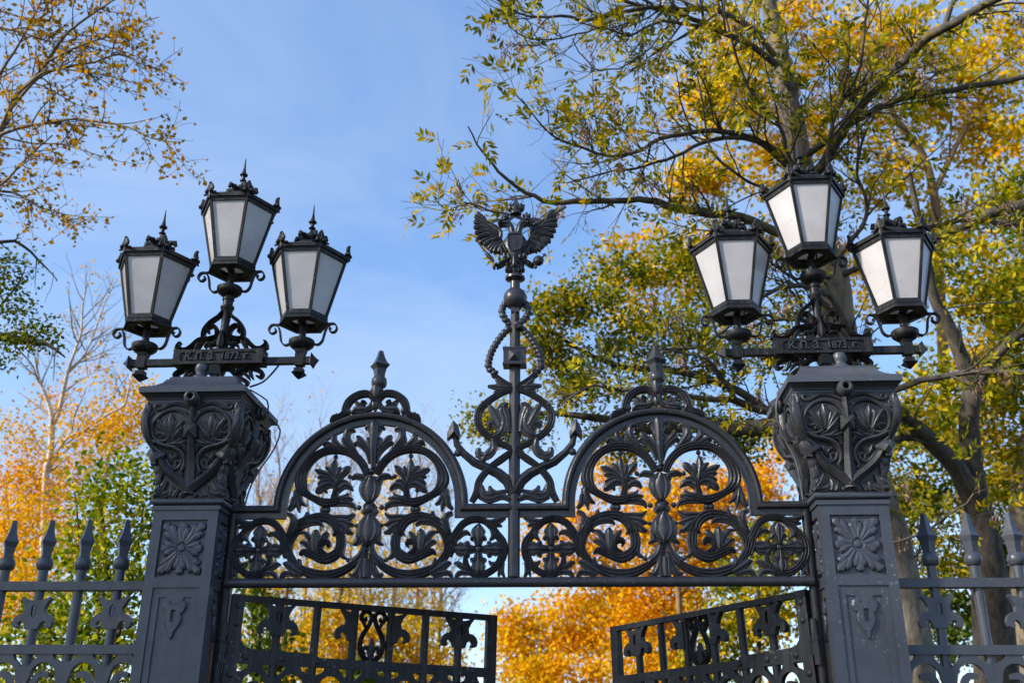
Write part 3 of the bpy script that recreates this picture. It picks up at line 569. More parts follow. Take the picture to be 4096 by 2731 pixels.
for ox in (-1.118, 1.118):
    m = MB(); F = flat(ox, -.004); strokes(m, 'arch', F, .042, .03, (1, -1)); strokes(m, 'archc', flat(ox, -.012), .05, .03)
    m.build('scroll_panel', IRON_G, arch, 40)
    m = MB(); F = flat(ox, -.012); strokes(m, 'crest', F, .04, .028, (1, -1)); strokes(m, 'crestc', flat(ox, -.022), .04, .03); m.build('crest', IRON_G, arch, 40)
    s = MB(); z0 = 4.315
    pr = [(.047, 4.374), (.049, 4.40), (.060, 4.44), (.088, 4.472), (.062, 4.497), (.044, 4.53), (.030, 4.568), (.021, 4.598)]
    s.lathe([(r_, z) for r_, z in pr], (ox+.012, -.01, 0), 4, R(78)); sp = s.build('spear_finial', IRON_G, arch, 0)
    s = MB(); s.lathe([(.036, 4.258), (.036, 4.275), (.058, 4.29), (.064, 4.325), (.06, 4.352), (.044, 4.376), (.03, 4.386)], (ox+.012, -.01, 0), 18); s.build('ball', IRON_G, sp, 60)
m = MB(); F = flat(-.003, -.028); strokes(m, 'centre', F, .03, .022, (1, -1), .02); m.build('vine_scroll', IRON_G, arch, 40)
m = MB(); m.tube([(-.003, -.03, 3.27), (-.003, -.03, 4.44)], .044, 4, 0, (1, .8)); m.tube([(-.003, -.03, 4.58), (-.003, -.03, 4.98)], [.044, .034], 4, 0, (1, .9))
for sx in (1, -1):
    q = [(0, 3.40), (.05, 3.494), (.124, 3.556), (.223, 3.606), (.31, 3.643), (.398, 3.718), (.452, 3.788), (.472, 3.885)]
    ww = [.05, .045, .042, .038, .034, .030, .026, .022]
    m.tube([(x*sx-.003, -.03, z) for x, z in q], ww, 4, 0, (1, .9))
    o = [(.486, 3.987), (.446, 3.945), (.428, 3.873), (.432, 3.835), (.47, 3.862), (.53, 3.826), (.53, 3.88), (.512, 3.93)]
    f0 = [(x*sx-.003, -.03, z) for x, z in o]; n = len(o)
    m.add([(x, y-.02, z) for x, y, z in f0]+[(x, y+.03, z) for x, y, z in f0]+[(.474*sx-.003, -.085, 3.885), (.474*sx-.003, .03, 3.885)], [(i, (i+1) % n, 2*n) for i in range(n)]+[(n+(i+1) % n, n+i, 2*n+1) for i in range(n)]+[(i, n+i, n+(i+1) % n, (i+1) % n) for i in range(n)])
    m.ball((.447*sx, -.03, 3.722), .03)
an = m.build('anchor', IRON_G, arch, 25)
m = MB(); x0 = -.004
m.square([(.088, .06, 4.432), (.088, .06, 4.58)], (x0, -.04)); m.square([(.094, .066, 4.4325), (.094, .066, 4.448)], (x0, -.04)); m.square([(.094, .066, 4.566), (.094, .066, 4.5805)], (x0, -.04))
m.add([(x0-.045, -.1005, 4.46), (x0+.045, -.1005, 4.46), (x0+.045, -.1005, 4.552), (x0-.045, -.1005, 4.552), (x0, -.135, 4.506)], [(0, 1, 4), (1, 2, 4), (2, 3, 4), (3, 0, 4)]); m.build('stock_block', IRON_G, an, 0)
def rope(mb, pts, r_=.029, pitch=.04):
    q = catmull([(x, z, y) for x, y, z in pts], .007); q = q[:, [0, 2, 1]]
    s = np.concatenate([[0], np.cumsum(np.linalg.norm(np.diff(q, axis=0), axis=1))])
    t = np.gradient(q, axis=0); t /= np.linalg.norm(t, axis=1)[:, None]; a = np.arange(8)*math.pi/4; rs = []
    for i in range(len(q)):
        u = np.cross(t[i], (0, 1, 0)); u /= np.linalg.norm(u); w = np.cross(t[i], u)
        rr = r_*(.74+.4*np.abs(np.sin(math.pi*s[i]/pitch+a*.5)))
        rs.append(q[i]+rr[:, None]*(np.cos(a)[:, None]*u+np.sin(a)[:, None]*w))
    mb.ring(rs)
for sx in (1, -1):
    m = MB(); y1 = -.03-.022*sx
    rope(m, [(x*sx-.003, y, z) for x, y, z in ((.082, -.03, 5.0), (.109, -.03, 4.931), (.09, -.03, 4.866), (.038, y1, 4.805), (.012, y1, 4.79), (.038, y1, 4.775), (.06, -.03, 4.762), (.128, -.03, 4.681), (.182, -.03, 4.585), (.207, -.03, 4.51), (.214, -.03, 4.44), (.19, -.03, 4.405), (.15, -.03, 4.372))]); m.build('rope', IRON_G, arch, 80)
m = MB(); m.ball((-.004, -.03, 5.035), .098, n=24); m.build('ball', IRON_G, arch, 60)
m = MB(); m.lathe([(.042, 4.9), (.047, 4.906), (.047, 4.955), (.042, 4.965)], (-.004, -.03, 0), 4, R(45)); m.build('collar_nut', IRON_G, arch, 0); m = MB(); m.lathe([(.042, 5.115), (.04, 5.19), (.06, 5.205), (.082, 5.212), (.082, 5.232), (.06, 5.25), (.05, 5.26)], (-.005, -.03, 0), 18); m.build('neck', IRON_G, arch, 40)
# eagle emblem
m = MB(); F = flat(-.006, -.025); 
for k, *p in T['eaglec'][:1]: pass
body = [(5.25, .055, .04), (5.30, .07, .05), (5.36, .08, .058), (5.42, .095, .066), (5.48, .112, .072), (5.54, .112, .07), (5.60, .085, .06), (5.64, .055, .045)]
m.ring([[(-.006+a*math.cos(t_), -.03+b*math.sin(t_), z) for t_ in np.arange(14)*2*math.pi/14] for z, a, b in body])
for mir in (1, -1):
    for i, (k, *p) in enumerate(T['eagle']):
        q = list(p)
        stroke(m, k, q, F, .05 if i > 21 else .03, .03+.0007*(i % 11), mir, lift=.002*(i % 6)+(.03 if 21 < i else 0), step=.02)
    wing = [(.09, 5.56), (.13, 5.62), (.125, 5.66), (.16, 5.69), (.24, 5.74), (.325, 5.83), (.33, 5.76), (.335, 5.70), (.32, 5.64), (.29, 5.57), (.23, 5.5), (.16, 5.47), (.1, 5.45)]
    plate(m, [[(x*mir, z) for x, z in wing]], F, -.028, .006)
    for q in ((72, 5395, 40, 100, 5365, 36, 130, 5345, 34, 158, 5340, 40),): stroke(m, 'l', q, flat(-.006, -.02), .04, .03, mir)
    for fz in range(3): stroke(m, 'l', (150, 5350, 24, 168+4*fz, 5345-12*fz, 24, 178, 5330-12*fz, 16, 165, 5318-10*fz, 10), flat(-.006, -.045-.01*fz), .03, .02, mir)
    m.ball((.108*mir-.006, -.062, 5.735), .009)
eg = m.build('double_headed_eagle', IRON_E, arch, 45)
def crown(c, s):
    m = MB(); x, y, z = c
    m.lathe([(.044*s, -.062*s), (.05*s, -.06*s), (.05*s, -.035*s), (.046*s, -.03*s)], c, 14)
    for sg in (-1, 1): m.ball((x+sg*.04*s, y, z+.003*s), .042*s, (.9, .8, 1), 10)
    m.ball((x, y, z-.005*s), .05*s, (1, .8, .7), 10); m.tube([(x, y-.03*s, z-.03*s), (x, y-.035*s, z+.02*s), (x, y, z+.05*s)], .011*s, 6)
    for k in range(6):
        a = R(30+24*k); m.ball((x+.082*s*math.cos(a), y-.01, z+.05*s*math.sin(a)), .009*s, n=6); m.ball((x-.082*s*math.cos(a), y-.01, z-.005*s+.048*s*math.sin(a)), .009*s, n=6)
    m.box((x, y, z+.068*s), (.012*s, .012*s, .045*s)); m.box((x, y-.001, z+.072*s), (.034*s, .011*s, .011*s)); m.build('crown', IRON_E, eg, 50)
crown((-.002, -.035, 5.885), 1.0); crown((-.094, -.035, 5.805), .47); crown((.091, -.035, 5.805), .47)
m = MB()
for mir in (1, -1): stroke(m, 'f', (0, 5822, 26, 35, 5795, 30, 70, 5768, 28, 110, 5775, 24, 150, 5778, 26, 205, 5765, 30), flat(-.004, -.03), .008, .006, mir)
m.build('ribbon', IRON_E, eg, 0)
m = MB(); F = flat(-.003, -.098)
so = [(-.063, 5.605), (0, 5.611), (.063, 5.605), (.062, 5.50), (.05, 5.465), (.025, 5.447), (0, 5.438), (-.025, 5.447), (-.05, 5.465), (-.062, 5.50)]
plate(m, [so], F, -.03, .004); plate(m, [so, [(x*.88, 5.53+(z-5.53)*.9) for x, z in so]], F, .001, .012)
for q in ((-28, 5492, 10, -10, 5512, 22, 18, 5515, 22, 34, 5540, 14, 40, 5552, 8), (-8, 5515, 14, -12, 5545, 18, -12, 5566, 12), (-12, 5570, 12, -10, 5580, 12), (-20, 5500, 8, -32, 5485, 6), (20, 5508, 8, 32, 5490, 6), (-30, 5560, 5, 5, 5510, 5, 30, 5470, 5), (-30, 5470, 8, 0, 5462, 12, 28, 5478, 10, 36, 5490, 6), (-10, 5560, 10, -30, 5550, 12, -38, 5535, 6)): stroke(m, 'r', q, F, .012, .002, step=.01)
m.build('shield', IRON_E, eg, 40)
m = MB(); m.tube([(-.185, -.06, 5.368), (-.2, -.06, 5.389), (-.225, -.06, 5.42), (-.24, -.06, 5.44), (-.262, -.06, 5.468), (-.266, -.06, 5.474), (-.31, -.06, 5.54), (-.325, -.06, 5.562)], [.012, .014, .02, .017, .01, .008, .008, .006], 8)
m.box((-.331, -.06, 5.572), (.03, .01, .01)); m.box((-.331, -.0605, 5.574), (.011, .011, .034)); m.lathe([(.006, 5.468), (.015, 5.472), (.006, 5.478)], (-.265, -.06, 0), 8); m.build('sceptre', IRON_E, eg, 50)
m = MB(); m.ball((.192, -.06, 5.366), .045, n=14); m.lathe([(.046, -.004), (.048, 0), (.046, .004)], (.192, -.06, 5.37), 14); m.box((.236, -.06, 5.41), (.012, .012, .05), Matrix.Rotation(R(35), 3, 'Y')); m.box((.243, -.061, 5.418), (.034, .011, .01), Matrix.Rotation(R(35), 3, 'Y')); m.build('orb', IRON_E, eg, 50)
# ------------------------------------------------------------------ fleur plate, band of arches (fence and gate leaves share the pattern)
FL = [(.05, 2.612), (.082, 2.622), (.108, 2.634), (.118, 2.62), (.096, 2.592), (.074, 2.548), (.08, 2.512), (.112, 2.506), (.142, 2.482), (.156, 2.448), (.148, 2.412), (.122, 2.403), (.098, 2.412), (.112, 2.434), (.104, 2.452), (.083, 2.455), (.062, 2.436), (.05, 2.398)]
def fleur(F, half=0):
    m = MB(); rgt = [(x, z) for x, z in FL]; lft = [(-x, z) for x, z in reversed(FL)]
    hole = [(0, 2.58), (.022, 2.56), (.02, 2.5), (0, 2.478), (-.02, 2.5), (-.022, 2.56)]
    if half == 0: plate(m, [[(0, 2.606)]+rgt+lft, hole], F, -.024, .026)
    else:
        q = [(max(x, .0), z) for x, z in FL]; o = [(0, 2.606)]+q+[(0, 2.398)]; plate(m, [[(x*half, z) for x, z in o]], F, -.024, .026)
    return m
def band(m, F, xs, x0, x1, zt):
    """cut plate of round arches with hooks between bars standing at xs"""
    ed = [x0]+list(xs)+[x1]
    for i in range(len(ed)-1):
        a, b = ed[i], ed[i+1]; w = b-a
        if w < .16: continue
        c = (a+b)/2; k = w/.305; lo = zt-.085 if i % 2 else zt-.055; lo2 = zt-.055 if i % 2 else zt-.085
        a_, b_ = a+.0004, b-.0004
        out = [(a_, lo), (a+.03*k, lo), (a+.085*k, zt-.03), (c-.055*k, zt), (c+.055*k, zt), (b-.085*k, zt-.03), (b-.03*k, lo2), (b_, lo2), (b_, 1.7), (a_, 1.7)]
        hl = [(c+.098*k*math.cos(R(t)), zt-.155+.098*math.sin(R(t))) for t in range(0, 181, 15)]+[(c-.112*k, zt-.21), (c-.07*k, zt-.36), (c+.07*k, zt-.36), (c+.112*k, zt-.21)]
        plate(m, [out, hl], F, -.02, .024)
        s = 1 if i % 2 else -1
        stroke(m, 'f', [v for q in ((c-.09*k*s, zt-.33, .05), (c-.062*k*s, zt-.2, .05), (c-.02*k*s, zt-.142, .05), (c+.045*k*s, zt-.147, .036)) for v in (q[0]*1000, q[1]*1000, q[2]*1000)], F, .0225, .018)
def picket(t, F, x, ztop=True, r_=.036, zb=.45, zt=2.84, matr=IRON):
    m = MB(); p = F(x, 0, 0); m.lathe([(r_, zb), (r_, zt)], (p[0], p[1], 0), 12); b = m.build('picket', matr, t)
    if ztop:
        m = MB(); m.lathe([(.03, 2.832), (.055, 2.85), (.064, 2.884), (.055, 2.918), (.034, 2.938)], (p[0], p[1], 0), 16); m.build('ball', matr, b, 60)
        m = MB(); m.lathe([(.045, 2.93), (.047, 2.965), (.055, 3.015), (.074, 3.055), (.054, 3.085), (.038, 3.13), (.028, 3.18), (.022, 3.222)], (p[0], p[1], 0), 4, R(80)); m.build('spear_tip', matr, b, 0)
    return b
def fence(sx, first, n, label):
    t = thing('fence_section', label, 'fence', (sx*2.72, 0, 0), 'spear topped fence sections beside the pillars')
    F0 = lambda x, z, h: (sx*x, -h, z)
    L_ = n*.305+.15
    for z0, z1 in ((2.682, 2.746), (2.218, 2.283), (.3, .37)):
        m = MB(); m.box((sx*L_/2, -.0, (z0+z1)/2), (L_, .105, z1-z0)); m.build('rail', IRON, t, 0)
    xs = [first+.3045*k for k in range(n)]
    for k, x in enumerate(xs):
        picket(t, F0, x)
        if k % 2 == 0: 
            m = fleur(lambda u, z, h, x=x: (sx*x+u, -.014-h, z)); m.build('fleur_ornament', IRON, t, 0)
    m = MB(); band(m, lambda u, z, h: (sx*u, -.018-h, z), xs, .01, L_, 2.2175); m.build('scroll_band', IRON, t, 0)
    return t
fence(-1, .307, 11, 'iron fence section joined to the left gate pillar, yellow and green leaves behind')
fence(1, .323, 11, 'iron fence section joined to the right gate pillar, thick brown trunks behind')
# ------------------------------------------------------------------ gate leaves
def leaf_gate(s, label, ang, sag, hz):
    """s=1: hinged on the left and running to +u; s=-1 mirrored"""
    t = thing('gate_leaf', label, 'gate', (-s*2.14, .03, 0), 'open iron gate leaves')
    t.rotation_euler = (0, R(sag)*s, R(ang)*s); k_ = 2.66*math.sin(R(sag)); t.location.x -= s*k_*math.cos(R(ang)); t.location.y -= k_*math.sin(R(ang))
    dz = hz; F = lambda u, z, h: (u*s, -h, z+dz)
    m = MB(); y0, y1 = -.03, .035
    def bx(u0, u1, z0, z1, ya=y0, yb=y1): m.box((s*(u0+u1)/2, (ya+yb)/2, (z0+z1)/2+dz), (u1-u0, yb-ya, z1-z0))
    bx(0, .095, .25, 2.66); bx(2.067, 2.15, .25, 2.655, -.029, .034); bx(.0955, 2.0665, 2.612, 2.6555, -.0285, .0335)
    bx(.0955, 2.0665, 2.165, 2.235); bx(.0955, 2.0665, .25, .35)
    f = lambda q: [(u, z) for u, z in q]
    plate(m, [f([(.0956, 2.2351), (.70, 2.2351), (.672, 2.262), (.19, 2.27), (.135, 2.285), (.108, 2.315), (.0956, 2.36)])], F, -.03, .026)
    m.build('frame', IRON_D, t, 0)
    xs = [.362, .658, .955, 1.252, 1.54, 1.825]
    for u in xs: picket(t, lambda x, z, h: (x*s, .004, 0), u, False, .033, .3, 2.615+dz, IRON_D)
    for u, hf in ((.362, 0), (1.825, 0), (.955, -1), (1.252, 1)):
        m = fleur(lambda x, z, h, u=u: (s*(u+x), -.012-h, z-.02+dz), hf); m.build('fleur_ornament', IRON_D, t, 0)
    m = MB(); c = 1.104; G = lambda u, z, h: (s*(c+u), -.004-h, z+dz)
    for mir in (1, -1):
        stroke(m, 'v', (4, 2590, 30, 12, 2560, 34, 28, 2510, 36, 78, 2420, 40, 92, 2350, 40, 72, 2280, 42, 20, 2235, 40), G, .03, .02, mir)
        stroke(m, 'v', (10, 2560, 26, 30, 2597, 30, 70, 2605, 34, 98, 2570, 36, 84, 2535, 34, 56, 2545, 26, 62, 2566, 16), G, .03, .02, mir)
        stroke(m, 'l', (90, 2560, 24, 70, 2515, 30, 58, 2480, 10), G, .03, .02, mir); stroke(m, 'l', (8, 2260, 24, 20, 2320, 36, 50, 2335, 36, 62, 2305, 22, 45, 2295, 10), G, .03, .02, mir)
    stroke(m, 'l', (0, 2240, 24, 0, 2330, 40, 0, 2365, 44, 0, 2410, 10), G, .036, .02); m.build('lyre_ornament', IRON_D, t, 40)
    m = MB(); band(m, lambda u, z, h: (s*u, -.006-h, z+dz), xs, .0958, 2.0662, 2.1645); m.build('scroll_band', IRON_D, t, 0)
    for u, z in ((.05, 2.575), (.052, 2.445), (.15, 2.213), (.42, 2.21), (.69, 2.206), (.05, 2.08)):
        m = MB(); m.lathe([(.024, .0), (.024, -.006), (.014, -.012), (.004, -.013)], (s*u, -.0301, z+dz), 10, axis='y'); m.build('bolt', IRON_D, t)
    for z in (2.15, .8):
        m = MB(); m.lathe([(.03, z), (.03, z+.16), (.034, z+.162), (.034, z+.2), (.03, z+.202), (.03, z+.3), (.018, z+.32)], (-s*.04, -.02, 0), 10); m.box((-s*.01, -.0, z+.12), (.05, .06, .1)); m.build('hinge', IRON_D, t)
leaf_gate(1, 'left gate leaf standing slightly ajar under the beam', 26.2, 1.2, .0)
leaf_gate(-1, 'right gate leaf swung wide open in front of orange trees', 50.3, 2.2, .02)
# ------------------------------------------------------------------ lamps on the pillars
HEX = [(math.cos(R(60*k)), math.sin(R(60*k))) for k in range(6)]
def lantern(par, ox, z0):
    ro = bpy.data.objects.new('lantern', None); col.objects.link(ro); ro.parent = par; ro.location = (ox, 0, z0); ro.empty_display_size = .1
    R1, R2, zb, zt = .318, .182, .205, .745
    m = MB(); 
    for k in range(6):
        c, s = HEX[k]; m.tube([(c*R2, s*R2, zb), (c*R1, s*R1, zt)], .0155, 4, R(45)); 
    def hexring(prof): m.ring([[(c*r_, s*r_, z) for c, s in HEX] for r_, z in prof], close=True)
    hexring([(.168, zb-.004), (.168, zb+.026), (.196, zb+.03), (.204, zb+.012), (.204, zb-.012), (.19, zb-.016)])
    hexring([(.205, zb-.017), (.212, zb-.03), (.212, zb-.047), (.16, zb-.05), (.16, zb-.018)])
    hexring([(.284, zt-.032), (.284, zt+.012), (.329, zt+.012), (.322, zt-.028)])
    m.build('cage', IRON_L, ro, 0)
    m = MB(); n = 24
    a = [(math.cos(2*math.pi*i/n)*.105, math.sin(2*math.pi*i/n)*.105) for i in range(n)]
    ho = [(.172*c, .172*s) for c, s in HEX]
    plate(m, [ho, a], lambda u, v, h: (u, v, zb-.03-h), 0, .012); m.box((0, 0, zb-.037), (.05, .215, .008)); m.lathe([(.02, 0), (.02, zb+.05), (.03, zb+.06), (.03, zb+.12), (.02, zb+.13)], (0, 0, 0), 10); m.build('base_plate', IRON_L, ro, 30)
    for k in range(6):
        (c0, s0), (c1, s1) = HEX[k], HEX[(k+1) % 6]; v = []
        for rr in (.985, .965):
            v += [(c0*R2*rr, s0*R2*rr, zb+.004), (c1*R2*rr, s1*R2*rr, zb+.004), (c1*R1*rr, s1*R1*rr, zt-.004), (c0*R1*rr, s0*R1*rr, zt-.004)]
        m = MB(); m.add(v, [(0, 1, 2, 3), (7, 6, 5, 4), (0, 4, 5, 1), (1, 5, 6, 2), (2, 6, 7, 3), (3, 7, 4, 0)]); m.build('glass_pane', GLASS, ro, 0)
    m = MB(); m.ring([[(c*r_, s*r_, z) for c, s in HEX] for r_, z in ((.31, zt+.0125), (.345, zt+.005), (.347, zt+.035), (.333, zt+.046), (.25, zt+.085), (.15, zt+.125), (.14, zt+.13), (.138, zt+.148), (.1, zt+.17), (.06, zt+.2))]); m.build('roof', IRON_L, ro, 30)
    m = MB(); z = zt+.20
    m.lathe([(.045, z), (.06, z+.02), (.062, z+.04), (.05, z+.06), (.026, z+.075), (.018, z+.09), (.016, z+.115), (.03, z+.122), (.03, z+.13), (.015, z+.138), (.017, z+.17), (.034, z+.18), (.036, z+.188), (.018, z+.21), (.010, z+.26), (.003, z+.36)], (0, 0, 0), 12)
    for k in range(6):
        c, s = HEX[k]; m.tube([(c*.05, s*.05, z-.005), (c*.09, s*.09, z+.03), (c*.125, s*.125, z+.028), (c*.14, s*.14, z-.005)], [.02, .026, .026, .014], 6)
    m.build('finial', IRON_L, ro, 45)
    for k in range(6):
        c, s = HEX[k]; m = MB(); F = lambda u, v, h: (c*(.336+h*.7)-s*u*.8, s*(.336+h*.7)+c*u*.8, zt+.012+v*.82)
        for mir in (1, -1):
            stroke(m, 'l', (10, 30, 20, 20, 90, 34, 12, 140, 24), F, .022, .02, mir); stroke(m, 'l', (14, 40, 20, 34, 80, 26, 40, 108, 14), F, .02, .02, mir, .002)
            stroke(m, 'l', (20, 45, 24, 55, 35, 20, 95, 28, 8), F, .018, .02, mir, .001); m.ball(F(.034*mir, .05, .012), .02, n=8)
        stroke(m, 'l', (0, 20, 24, 0, 100, 36, 0, 152, 18), F, .03, .02); m.ball(F(0, .148, .004), .015, n=8); stroke(m, 'l', (0, 25, 40, 0, -15, 30, 0, -34, 8), F, .02, .01)
        m.build('crest', IRON_L, ro, 40)
    m = MB(); m.lathe([(.05, -.06), (.075, -.052), (.1, -.03), (.106, -.018), (.106, .016), (.095, .024), (.03, .03), (.028, .18)], (0, 0, 0), 20); m.build('collar', IRON_L, ro, 40)
    for sg in (1, -1):
        m = MB(); q = catmull([(.09, -.005, 0), (.135, -.022, 0), (.172, .01, 0), (.187, .08, 0), (.205, .14, 0), (.236, .165, 0), (.27, .16, 0), (.288, .125, 0), (.274, .092, 0), (.244, .088, 0), (.226, .11, 0), (.236, .132, 0)], .018)
        rs = []
        t_ = np.gradient(q[:, :2], axis=0); t_ /= np.linalg.norm(t_, axis=1)[:, None]
        for p, tt in zip(q, t_):
            nx, nz = -tt[1]*.006, tt[0]*.006
            rs.append([(sg*(p[0]+nx), -.018, p[1]+nz), (sg*(p[0]+nx), .018, p[1]+nz), (sg*(p[0]-nx), .018, p[1]-nz), (sg*(p[0]-nx), -.018, p[1]-nz)])
        m.ring(rs); m.box((sg*.2, 0, .166), (.06, .034, .01)); m.build('scroll_bracket', IRON_L, ro, 40)
    return ro
def copy_tree(o, parent, loc=None):
    c = o.copy(); col.objects.link(c); c.parent = parent
    if loc is not None: c.location = loc
    for ch in list(o.children): copy_tree(ch, c)
    return c
def lamp(sx, label, flip):
    t = thing('street_lamp', label, 'lamp', (sx*2.445, 0, 4.3065), 'triple lanterns on the gate pillars')
    Z = 4.3065
    m = MB(); m.box((0, 0, 4.53-Z), (1.5, .056, .056))
    for s in (1, -1):
        m.box((s*.667, 0, 4.535-Z), (.074, .074, .10)); m.lathe([(.052, 4.46-Z), (.05, 4.44-Z), (.06, 4.425-Z), (.075, 4.418-Z), (.03, 4.385-Z), (.003, 4.368-Z)], (s*.667, 0, 0), 4, R(45)); m.lathe([(.048, 4.585-Z), (.056, 4.6-Z), (.062, 4.63-Z)], (s*.667, 0, 0), 4, R(45))
        m.lathe([(.036, s*.70), (.036, s*.745), (.048, s*.762), (.078, s*.768), (.03, s*.80), (.003, s*.826)], (0, 0, 4.53-Z), 4, R(45), axis='x')
    m.build('cross_arm', IRON_L, t, 0)
    m = MB(); zc_ = 4.5525-Z
    m.box((0, -.005, zc_), (.752, .13, .1)); F = lambda u, z, h: (u, -.07-h, z)
    plate(m, [rect(-.376, zc_-.055, .376, zc_+.055), [(-.3, zc_-.040), (.3, zc_-.040), (.318, zc_-.028), (.318, zc_+.028), (.3, zc_+.040), (-.3, zc_+.040), (-.318, zc_+.028), (-.318, zc_-.028)]], F, -.004, .012)
    m.box((0, -.018, zc_+.058), (.76, .13, .01)); m.box((0, -.018, zc_-.058), (.76, .13, .01))
    for s in (1, -1): stroke(m, 'l', (s*302, 1000*zc_-6, 8, s*318, 1000*zc_-10, 22, s*345, 1000*zc_, 44, s*365, 1000*zc_+20, 14), F, .018, .002)
    np_ = m.build('name_plate', IRON_L, t, 0)
    cu = bpy.data.curves.new('lettering', 'FONT'); cu.body = 'К. П. З.  1873. г.'; cu.size = .086; cu.extrude = .011; cu.align_x = 'CENTER'; cu.align_y = 'CENTER'; cu.offset = .0012; cu.resolution_u = 3
    tmp = bpy.data.objects.new('lettering_source', cu); col.objects.link(tmp); dg = bpy.context.evaluated_depsgraph_get()
    me = bpy.data.meshes.new_from_object(tmp.evaluated_get(dg)); bpy.data.objects.remove(tmp); bpy.data.curves.remove(cu)
    xs_ = [v.co.x for v in me.vertices]; k = .54/max(.1, max(xs_)-min(xs_))
    me.materials.clear(); me.materials.append(IRON_G); lt = bpy.data.objects.new('lettering', me); col.objects.link(lt); lt.parent = np_; lt.location = (-.004, -.076, zc_); lt.rotation_euler = (R(90), 0, 0); lt.scale = (k, 1.0, 1)
    me.name = 'lettering'
    m = MB(); s_ = 1.0
    def X(*q): return [v for a, b, w in q for v in ((a-757)*1.35, 4612-4306.5+(1272-b)*1.42, w*.92)]
    def st(k_, *q, l=0.0, fr=-.02): [stroke(m, k_, X(*q), flat(0, fr), .045, .035, mir, l) for mir in (1, -1)]
    st('v', (775, 1010, 30), (800, 1045, 32), (845, 1080, 36), (880, 1130, 38), (878, 1185, 40), (840, 1205, 42), (800, 1190, 40), (775, 1150, 34))
    st('v', (795, 1175, 34), (800, 1130, 40), (830, 1105, 40), (858, 1120, 36), (850, 1150, 20), l=.004)
    st('v', (790, 1170, 34), (840, 1190, 46), (900, 1195, 46), (940, 1230, 44), (975, 1252, 36), (1010, 1250, 36), (1034, 1225, 34), (1018, 1203, 14), l=.002)
    st('l', (880, 1200, 34), (905, 1235, 46), (925, 1268, 14), l=.004); st('l', (1000, 1262, 40), (1040, 1245, 40), (1030, 1205, 14))
    st('l', (780, 1190, 30), (810, 1225, 36), (850, 1222, 32), (860, 1245, 14), l=.006); st('l', (765, 1262, 34), (800, 1262, 34), (835, 1240, 20), l=.003)
    [stroke(m, 'l', X((757, 1140, 16), (757, 1200, 66), (757, 1235, 74), (757, 1262, 30)), flat(0, -.03), .06, .04)]
    m.build('scroll_ornament', IRON_L, t, 40)
    m = MB()
    def st2(*q, l=0.0): [stroke(m, 'v', X(*q), flat(0, -.012), .045, .035, mir, l) for mir in (1, -1)]
    st2((770, 1420, 34), (790, 1375, 38), (830, 1385, 40), (870, 1415, 42), (915, 1385, 42), (965, 1375, 44), (1010, 1392, 44), (1030, 1410, 36), (1018, 1432, 28), (992, 1420, 16))
    for q in (((865, 1415, 30), (880, 1380, 34), (892, 1362, 10)), ((850, 1410, 26), (850, 1380, 30), (846, 1364, 10)), ((880, 1415, 34), (905, 1440, 44), (945, 1462, 34), (930, 1480, 14)), ((950, 1385, 30), (960, 1420, 34), (975, 1440, 10)), ((900, 1395, 30), (930, 1415, 34), (955, 1445, 12))): [stroke(m, 'l', X(*q), flat(0, -.012), .04, .034, mir, .003) for mir in (1, -1)]
    m.build('lower_scroll', IRON_L, t, 40)
    m = MB(); m.lathe([(.064, 4.592-Z+.02), (.05, 4.66-Z), (.038, 4.75-Z), (.034, 4.88-Z), (.04, 4.96-Z), (.05, 5.0-Z), (.058, 5.012-Z), (.058, 5.03-Z), (.042, 5.036-Z), (.042, 5.085-Z), (.05, 5.09-Z), (.05, 5.105-Z), (.038, 5.112-Z), (.042, 5.15-Z)], (0, 0, 0), 14); m.build('stem', IRON_L, t, 40)
    m = MB(); m.lathe([(.07, .0), (.075, .01), (.068, .035), (.045, .05), (.04, .065), (.05, .085), (.054, .11), (.046, .14), (.02, .15)], (-.09*flip, -.15, 0), 14); m.build('bulb_knob', IRON, t, 50)
    m = MB(); m.box((.02*flip, -.15, .04), (.05, .05, .08)); m.box((.02*flip, -.155, .09), (.085, .06, .07), Matrix.Rotation(R(12), 3, 'Z')); m.box((.02*flip, -.155, .13), (.06, .045, .012)); m.build('bracket_block', IRON_L, t, 0)
    return t
lampL = lamp(-1, 'iron lamp of three milky lanterns on the left pillar, blue sky behind', 1)
lampR = lamp(1, 'iron lamp of three milky lanterns on the right pillar, ash branches behind', -1)
l0 = lantern(lampL, -.667, 4.68-4.3065)
for par, ox, z0 in ((lampL, 0, 5.19-4.3065), (lampL, .667, 4.69-4.3065), (lampR, -.645, 4.688-4.3065), (lampR, 0, 5.192-4.3065), (lampR, .667, 4.672-4.3065)): copy_tree(l0, par, (ox, 0, z0))
